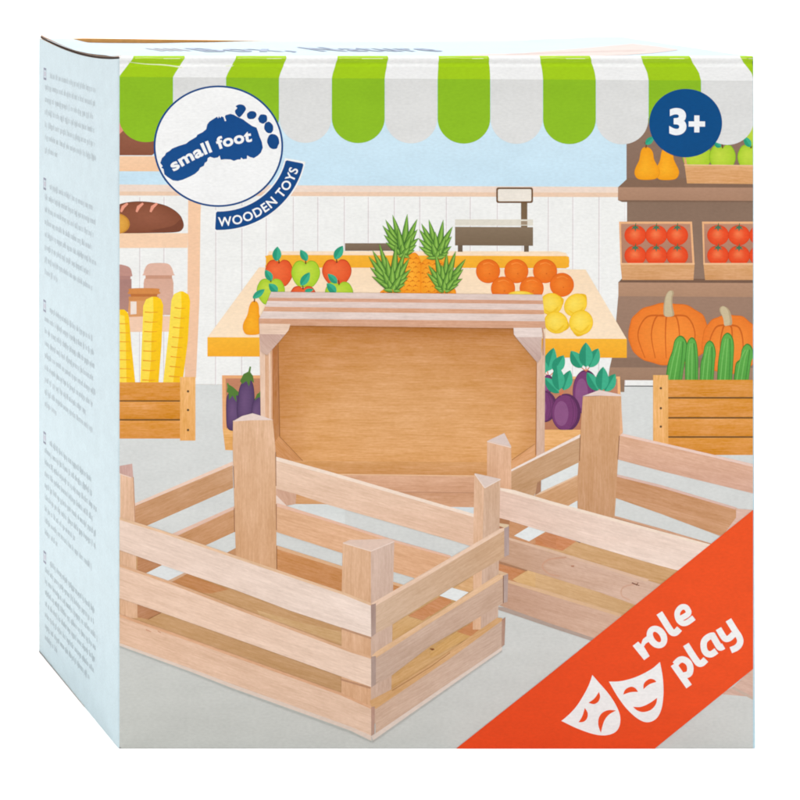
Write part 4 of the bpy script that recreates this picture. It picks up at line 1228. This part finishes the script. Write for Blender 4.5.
# paragraphs of small print: too small to read in the photograph, kept as rows of tiny unreadable strokes
rt = random.Random(11)
def side_pt(b, ye):
    return (side_x(b, (YB - ye) * S) - 0.00003, DEP * b, (YB - ye) * S)
def px_b(xp):
    t = (xp - VX) / (X0 - VX); return (D / t - D) / DEP
def paragraph(y_first, rows, pitch, ends, ink):
    v, f, c = [], [], []
    def quad(xa, xb, ya, yb, cc):
        ba, bb = px_b(xa), px_b(xb)
        k = len(v)
        v.extend([side_pt(ba, ya), side_pt(bb, ya), side_pt(bb, yb), side_pt(ba, yb)]); c.extend([cc] * 4)
        f.append([k, k + 1, k + 2, k + 3])
    for r in range(rows):
        ye = y_first + r * pitch
        x = 46.0 if r else 51.0
        end = ends[r % len(ends)] if r < rows - 1 else 58.5
        word = rt.randint(3, 9)
        while x < end:
            h = rt.choice((4.4, 4.4, 4.8, 6.4)); dn = rt.choice((0, 0, 0, 0, 1.7))
            w = rt.uniform(.34, .5)
            g = rt.uniform(-10, 14)
            quad(x, x + w, ye - h, ye + dn, (ink[0] + g, ink[1] + g, ink[2] + g))
            if rt.random() < .55:
                yy = ye - rt.choice((.8, 2.6, 4.4)); quad(x + w, x + w + .3, yy, yy + .8, (ink[0] + 8, ink[1] + 8, ink[2] + 8))
            x += rt.uniform(.68, .86); word -= 1
            if word <= 0: x += .75; word = rt.randint(2, 9)
    # small outlined tag ahead of the first row
    ya, yb = y_first - 9.5, y_first + 3.8
    d = (134, 138, 160)
    quad(44.6, 47.2, ya, ya + 2.4, d); quad(44.6, 47.2, yb - 2.4, yb, d)
    quad(44.6, 45.2, ya + 2.4, yb - 2.4, (178, 182, 198)); quad(46.7, 47.2, ya + 2.4, yb - 2.4, (178, 182, 198))
    quad(45.4, 46.5, ya + 4.2, yb - 4.2, (206, 200, 212))
    return col_mesh('printed_paragraph', v, f, c, M_PRINT, side)
ye_ = lambda y, x=46.0: (y - VY) / ((x - VX) / (X0 - VX)) + VY
paragraph(ye_(76.5), 7, 14.0, (96, 95.5, 94, 95, 95.5, 97), (186, 200, 206))
paragraph(ye_(186.5), 8, 13.9, (94, 97, 95, 94, 97, 92), (184, 198, 205))
paragraph(ye_(308.5), 9, 13.5, (94, 96, 97, 95, 97, 94, 88), (180, 194, 201))
paragraph(ye_(440.5), 9, 13.0, (93, 93.5, 98, 94, 97.5, 97, 76), (173, 189, 196))
paragraph(ye_(560), 8, 12.6, (95.5, 94.5, 98, 97, 96, 95, 90), (166, 183, 190))

# lid
BACK = [(40.0, 38.2), (70, 38.2), (84, 42.5), (110, 43.0), (150, 43.2), (200, 42.4), (257, 41.1), (330, 41.0), (420, 41.2), (500, 40.6), (560, 38.4), (600, 36.9), (620, 36.6)]
def back_y(xp):
    if xp <= BACK[0][0]: return BACK[0][1]
    for (a, va), (b, vb) in zip(BACK, BACK[1:]):
        if a <= xp <= b:
            t = (xp - a) / (b - a); t = t * t * (3 - 2 * t)
            return va + (vb - va) * t
    return BACK[-1][1]
def lid_pt(a, b, up=0.0):
    xb = 40 + (620 - 40) * a
    pb = at_depth(xb, back_y(xb), TB)
    xf = (X1 + 1.0 - X0) * S * a
    zf = H + 0.0001
    k = b ** 1.4
    x = xf + (pb[0] - xf) * b
    zz = zf + (pb[2] - zf) * k
    zz -= max(0.0, sag(b) - 2.6 * min(1, b * 6)) * S * math.exp(-(a / .05) ** 1.2) * .9
    return (x, 0.0006 + (DEP - 0.0006) * b, zz + up)
v, f, c = [], [], []
na, nb = 60, 20
for i in range(na + 1):
    for j in range(nb + 1):
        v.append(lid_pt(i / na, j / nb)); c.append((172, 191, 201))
for i in range(na):
    for j in range(nb):
        a = i * (nb + 1) + j
        f.append([a, a + nb + 1, a + nb + 2, a + 1])
lid = col_mesh('lid', v, f, c, M_PRINT, box, True)
# pale heading printed on the lid
def lid_from(xp, yp):
    """lid parameters of the spot printed at drawing position xp,yp"""
    t = (yp - VY) / (57.2 - VY)
    b = (D / t - D) / DEP
    xe = (xp - VX) / t + VX
    return (xe - X0) / (X1 - X0), b
def lid_print(name, polys, c_, up):
    v, f, cc = [], [], []
    for q in polys:
        k = len(v)
        for (xp, yp) in q:
            a, b = lid_from(xp, yp); v.append(lid_pt(max(0, min(1, a)), max(0, min(1, b)), up)); cc.append(c_)
        f.append(list(range(k, k + len(q))))
    return col_mesh(name, v, f, cc, M_PRINT, lid)
def lid_line(text, xa, xb, yb, yt):
    tl = glyph_tris(text, 0.02, 1.12); b_ = fit(tl)
    polys = []
    for t in tl:
        q = []
        for (x, y) in t:
            u = (x - b_[0]) / (b_[2] - b_[0]); h_ = y / .73
            yy = yb + (yt - yb) * h_
            # shear towards the foot of the view axis so the lettering runs straight on the lid
            xx = xa + (xb - xa) * u
            xx = VX + (xx - VX) * (yy - VY) / (yb - VY)
            q.append((xx, yy))
        polys.append(q)
    return lid_print('printed_heading', polys, (128, 142, 168), 0.00025)
lid_line('Box,', 205, 294, 50.9, 45.4)
lid_line('Nature', 320, 442, 50.9, 45.2)
lid_print('printed_heading_part', [[(143 + i * 8.5, 45.4), (148 + i * 8.5, 45.4), (166 + i * 8.5, 49.6), (161 + i * 8.5, 49.6)] for i in range(4)], (164, 166, 176), 0.0002)
# crate picture printed on the lid
def lid_columns(name, cols, c_, up, rows=5, sub=6):
    polys = []
    for (xa, ta, ba), (xb, tb, bb) in zip(cols, cols[1:]):
        for k in range(sub):
            u0, u1 = k / sub, (k + 1) / sub
            L_ = lambda a, b, u: a + (b - a) * u
            for r_ in range(rows):
                v0, v1 = r_ / rows, (r_ + 1) / rows
                P = lambda u, v: (L_(xa, xb, u), L_(L_(ta, tb, u), L_(ba, bb, u), v))
                polys.append([P(u0, v1), P(u1, v1), P(u1, v0), P(u0, v0)])
    return lid_print(name, polys, c_, up)
lid_columns('printed_lid_picture', [(455, 56.0, 56.5), (480, 54.3, 56.5), (520, 53.2, 56.4), (550, 49.6, 56.3), (600, 45.2, 56.2), (622, 43.4, 55.6), (650, 46.6, 53.4), (672, 49.7, 50.4)], (190, 172, 165), 0.0001)
lid_columns('printed_lid_picture', [(505, 54.2, 55.2), (560, 51.6, 52.8), (600, 50.2, 51.6), (640, 49.6, 50.8)], (184, 164, 157), 0.00016, 2)
# back panel: raw kraft inside, standing a little above the lid at the rear left
v, f = [], []
for i in range(41):
    u = i / 40
    xp = 42 + (606 - 42) * u
    if xp < 76: yt = 38.9
    else: yt = 38.4 + (xp - 77) * (40.8 - 38.4) / (257 - 77) if xp < 257 else 40.8 + (xp - 257) * .02
    q = at_depth(xp, yt, TB * .9985)
    v.append((q[0], q[1], 0.0)); v.append(q); v.append((q[0], q[1] + 0.0022, q[2])); v.append((q[0], q[1] + 0.0022, 0.0))
for i in range(40):
    for a, b in ((0, 1), (1, 2), (2, 3)):
        f.append([4 * i + a, 4 * i + 4 + a, 4 * i + 4 + b, 4 * i + b])
mesh_obj('back_panel', v, f, M_KRAFT, box)

# right side panel with its rounded front corner
v, f, c = [], [], []
m = 20
prof = [(0.0, 0.0), (.38, .06), (.70, .28), (.92, .62), (1.0, 1.0)]
for j in range(m + 1):
    y = 56.6 + (YB - 56.6) * j / m
    w = (1.6 + 2.1 * (j / m)) * S
    for (a, b) in prof:
        v.append(((X1 - X0) * S + w * a, 0.0018 * b, (YB - y) * S)); c.append((190, 219, 231))
    v.append(((X1 - X0) * S + w - .0004, DEP, (YB - y) * S * .995)); c.append((214, 235, 245))
k = len(prof) + 1
for j in range(m):
    for i in range(k - 1):
        a = j * k + i
        f.append([a, a + k, a + k + 1, a + 1])
col_mesh('side_panel', v, f, c, M_PRINT, box, True)
# underside
mesh_obj('base_panel', [(0.0005, .0008, .0004), (W, .0008, .0004), (W, DEP, .0004), (0.0005, DEP, .0004)], [[0, 1, 2, 3]], M_KRAFT, box)

# ------------------------------------------------------------------ white studio sweep
v, f = [], []
prof = [(-3.0, -0.0001), (1.6, -0.0001)]
for k in range(1, 17):
    a = math.radians(90 * k / 16); prof.append((1.6 + .9 * math.sin(a), -0.0001 + .9 * (1 - math.cos(a))))
prof.append((2.5, 4.0))
for (y, zz) in prof:
    v.append((-4.0, y, zz)); v.append((5.0, y, zz))
for i in range(len(prof) - 1): f.append([2 * i, 2 * i + 1, 2 * i + 3, 2 * i + 2])
st = mesh_obj('backdrop', v, f, M_STAGE, None, True)
st['kind'] = 'structure'; st['label'] = 'plain white studio paper under and behind the box'; st['category'] = 'backdrop'

# ------------------------------------------------------------------ light
w = bpy.data.worlds.new('World'); scene.world = w; w.use_nodes = True
bg = w.node_tree.nodes['Background']; bg.inputs[0].default_value = (1, 1, 1, 1); bg.inputs[1].default_value = 0.2
def area(name, loc, target, size, power, colr=(1, 1, 1)):
    l = bpy.data.lights.new(name, 'AREA'); l.shape = 'SQUARE'; l.size = size; l.energy = power; l.color = colr
    o = bpy.data.objects.new(name, l); col.objects.link(o); o.location = loc
    d = Vector(target) - Vector(loc); o.rotation_euler = d.to_track_quat('-Z', 'Y').to_euler()
    return o
area('softbox_lamp', (0.05, -0.78, 2.9), (.15, .1, .1), 1.5, 104)
area('backdrop_lamp', (-1.0, 1.3, 3.0), (.2, 2.4, .6), 1.2, 50)  # this pair is added out of frame to overexpose the white backdrop
area('backdrop_lamp', (1.8, 1.3, 3.0), (.8, 2.4, .6), 1.2, 50)

# ------------------------------------------------------------------ camera
cam = bpy.data.cameras.new('camera'); co = bpy.data.objects.new('camera', cam); col.objects.link(co)
co.location = ((VX - X0) * S, -D, (YB - VY) * S)
co.rotation_euler = (math.radians(90), 0, 0)
cam.sensor_width = 36; cam.lens = 36 * (D / S) / 800.0
cam.shift_x = (400 - VX) / 800.0; cam.shift_y = -(400 - VY) / 800.0
cam.clip_start = 0.05; cam.clip_end = 100
scene.camera = co
scene.view_settings.view_transform = 'Standard'; scene.view_settings.look = 'None'
scene.view_settings.exposure = 0; scene.view_settings.gamma = 1
scene.render.engine = 'CYCLES'
scene.cycles.filter_width = 1.9
scene.cycles.max_bounces = 6
scene.render.resolution_x = scene.render.resolution_y = 1024
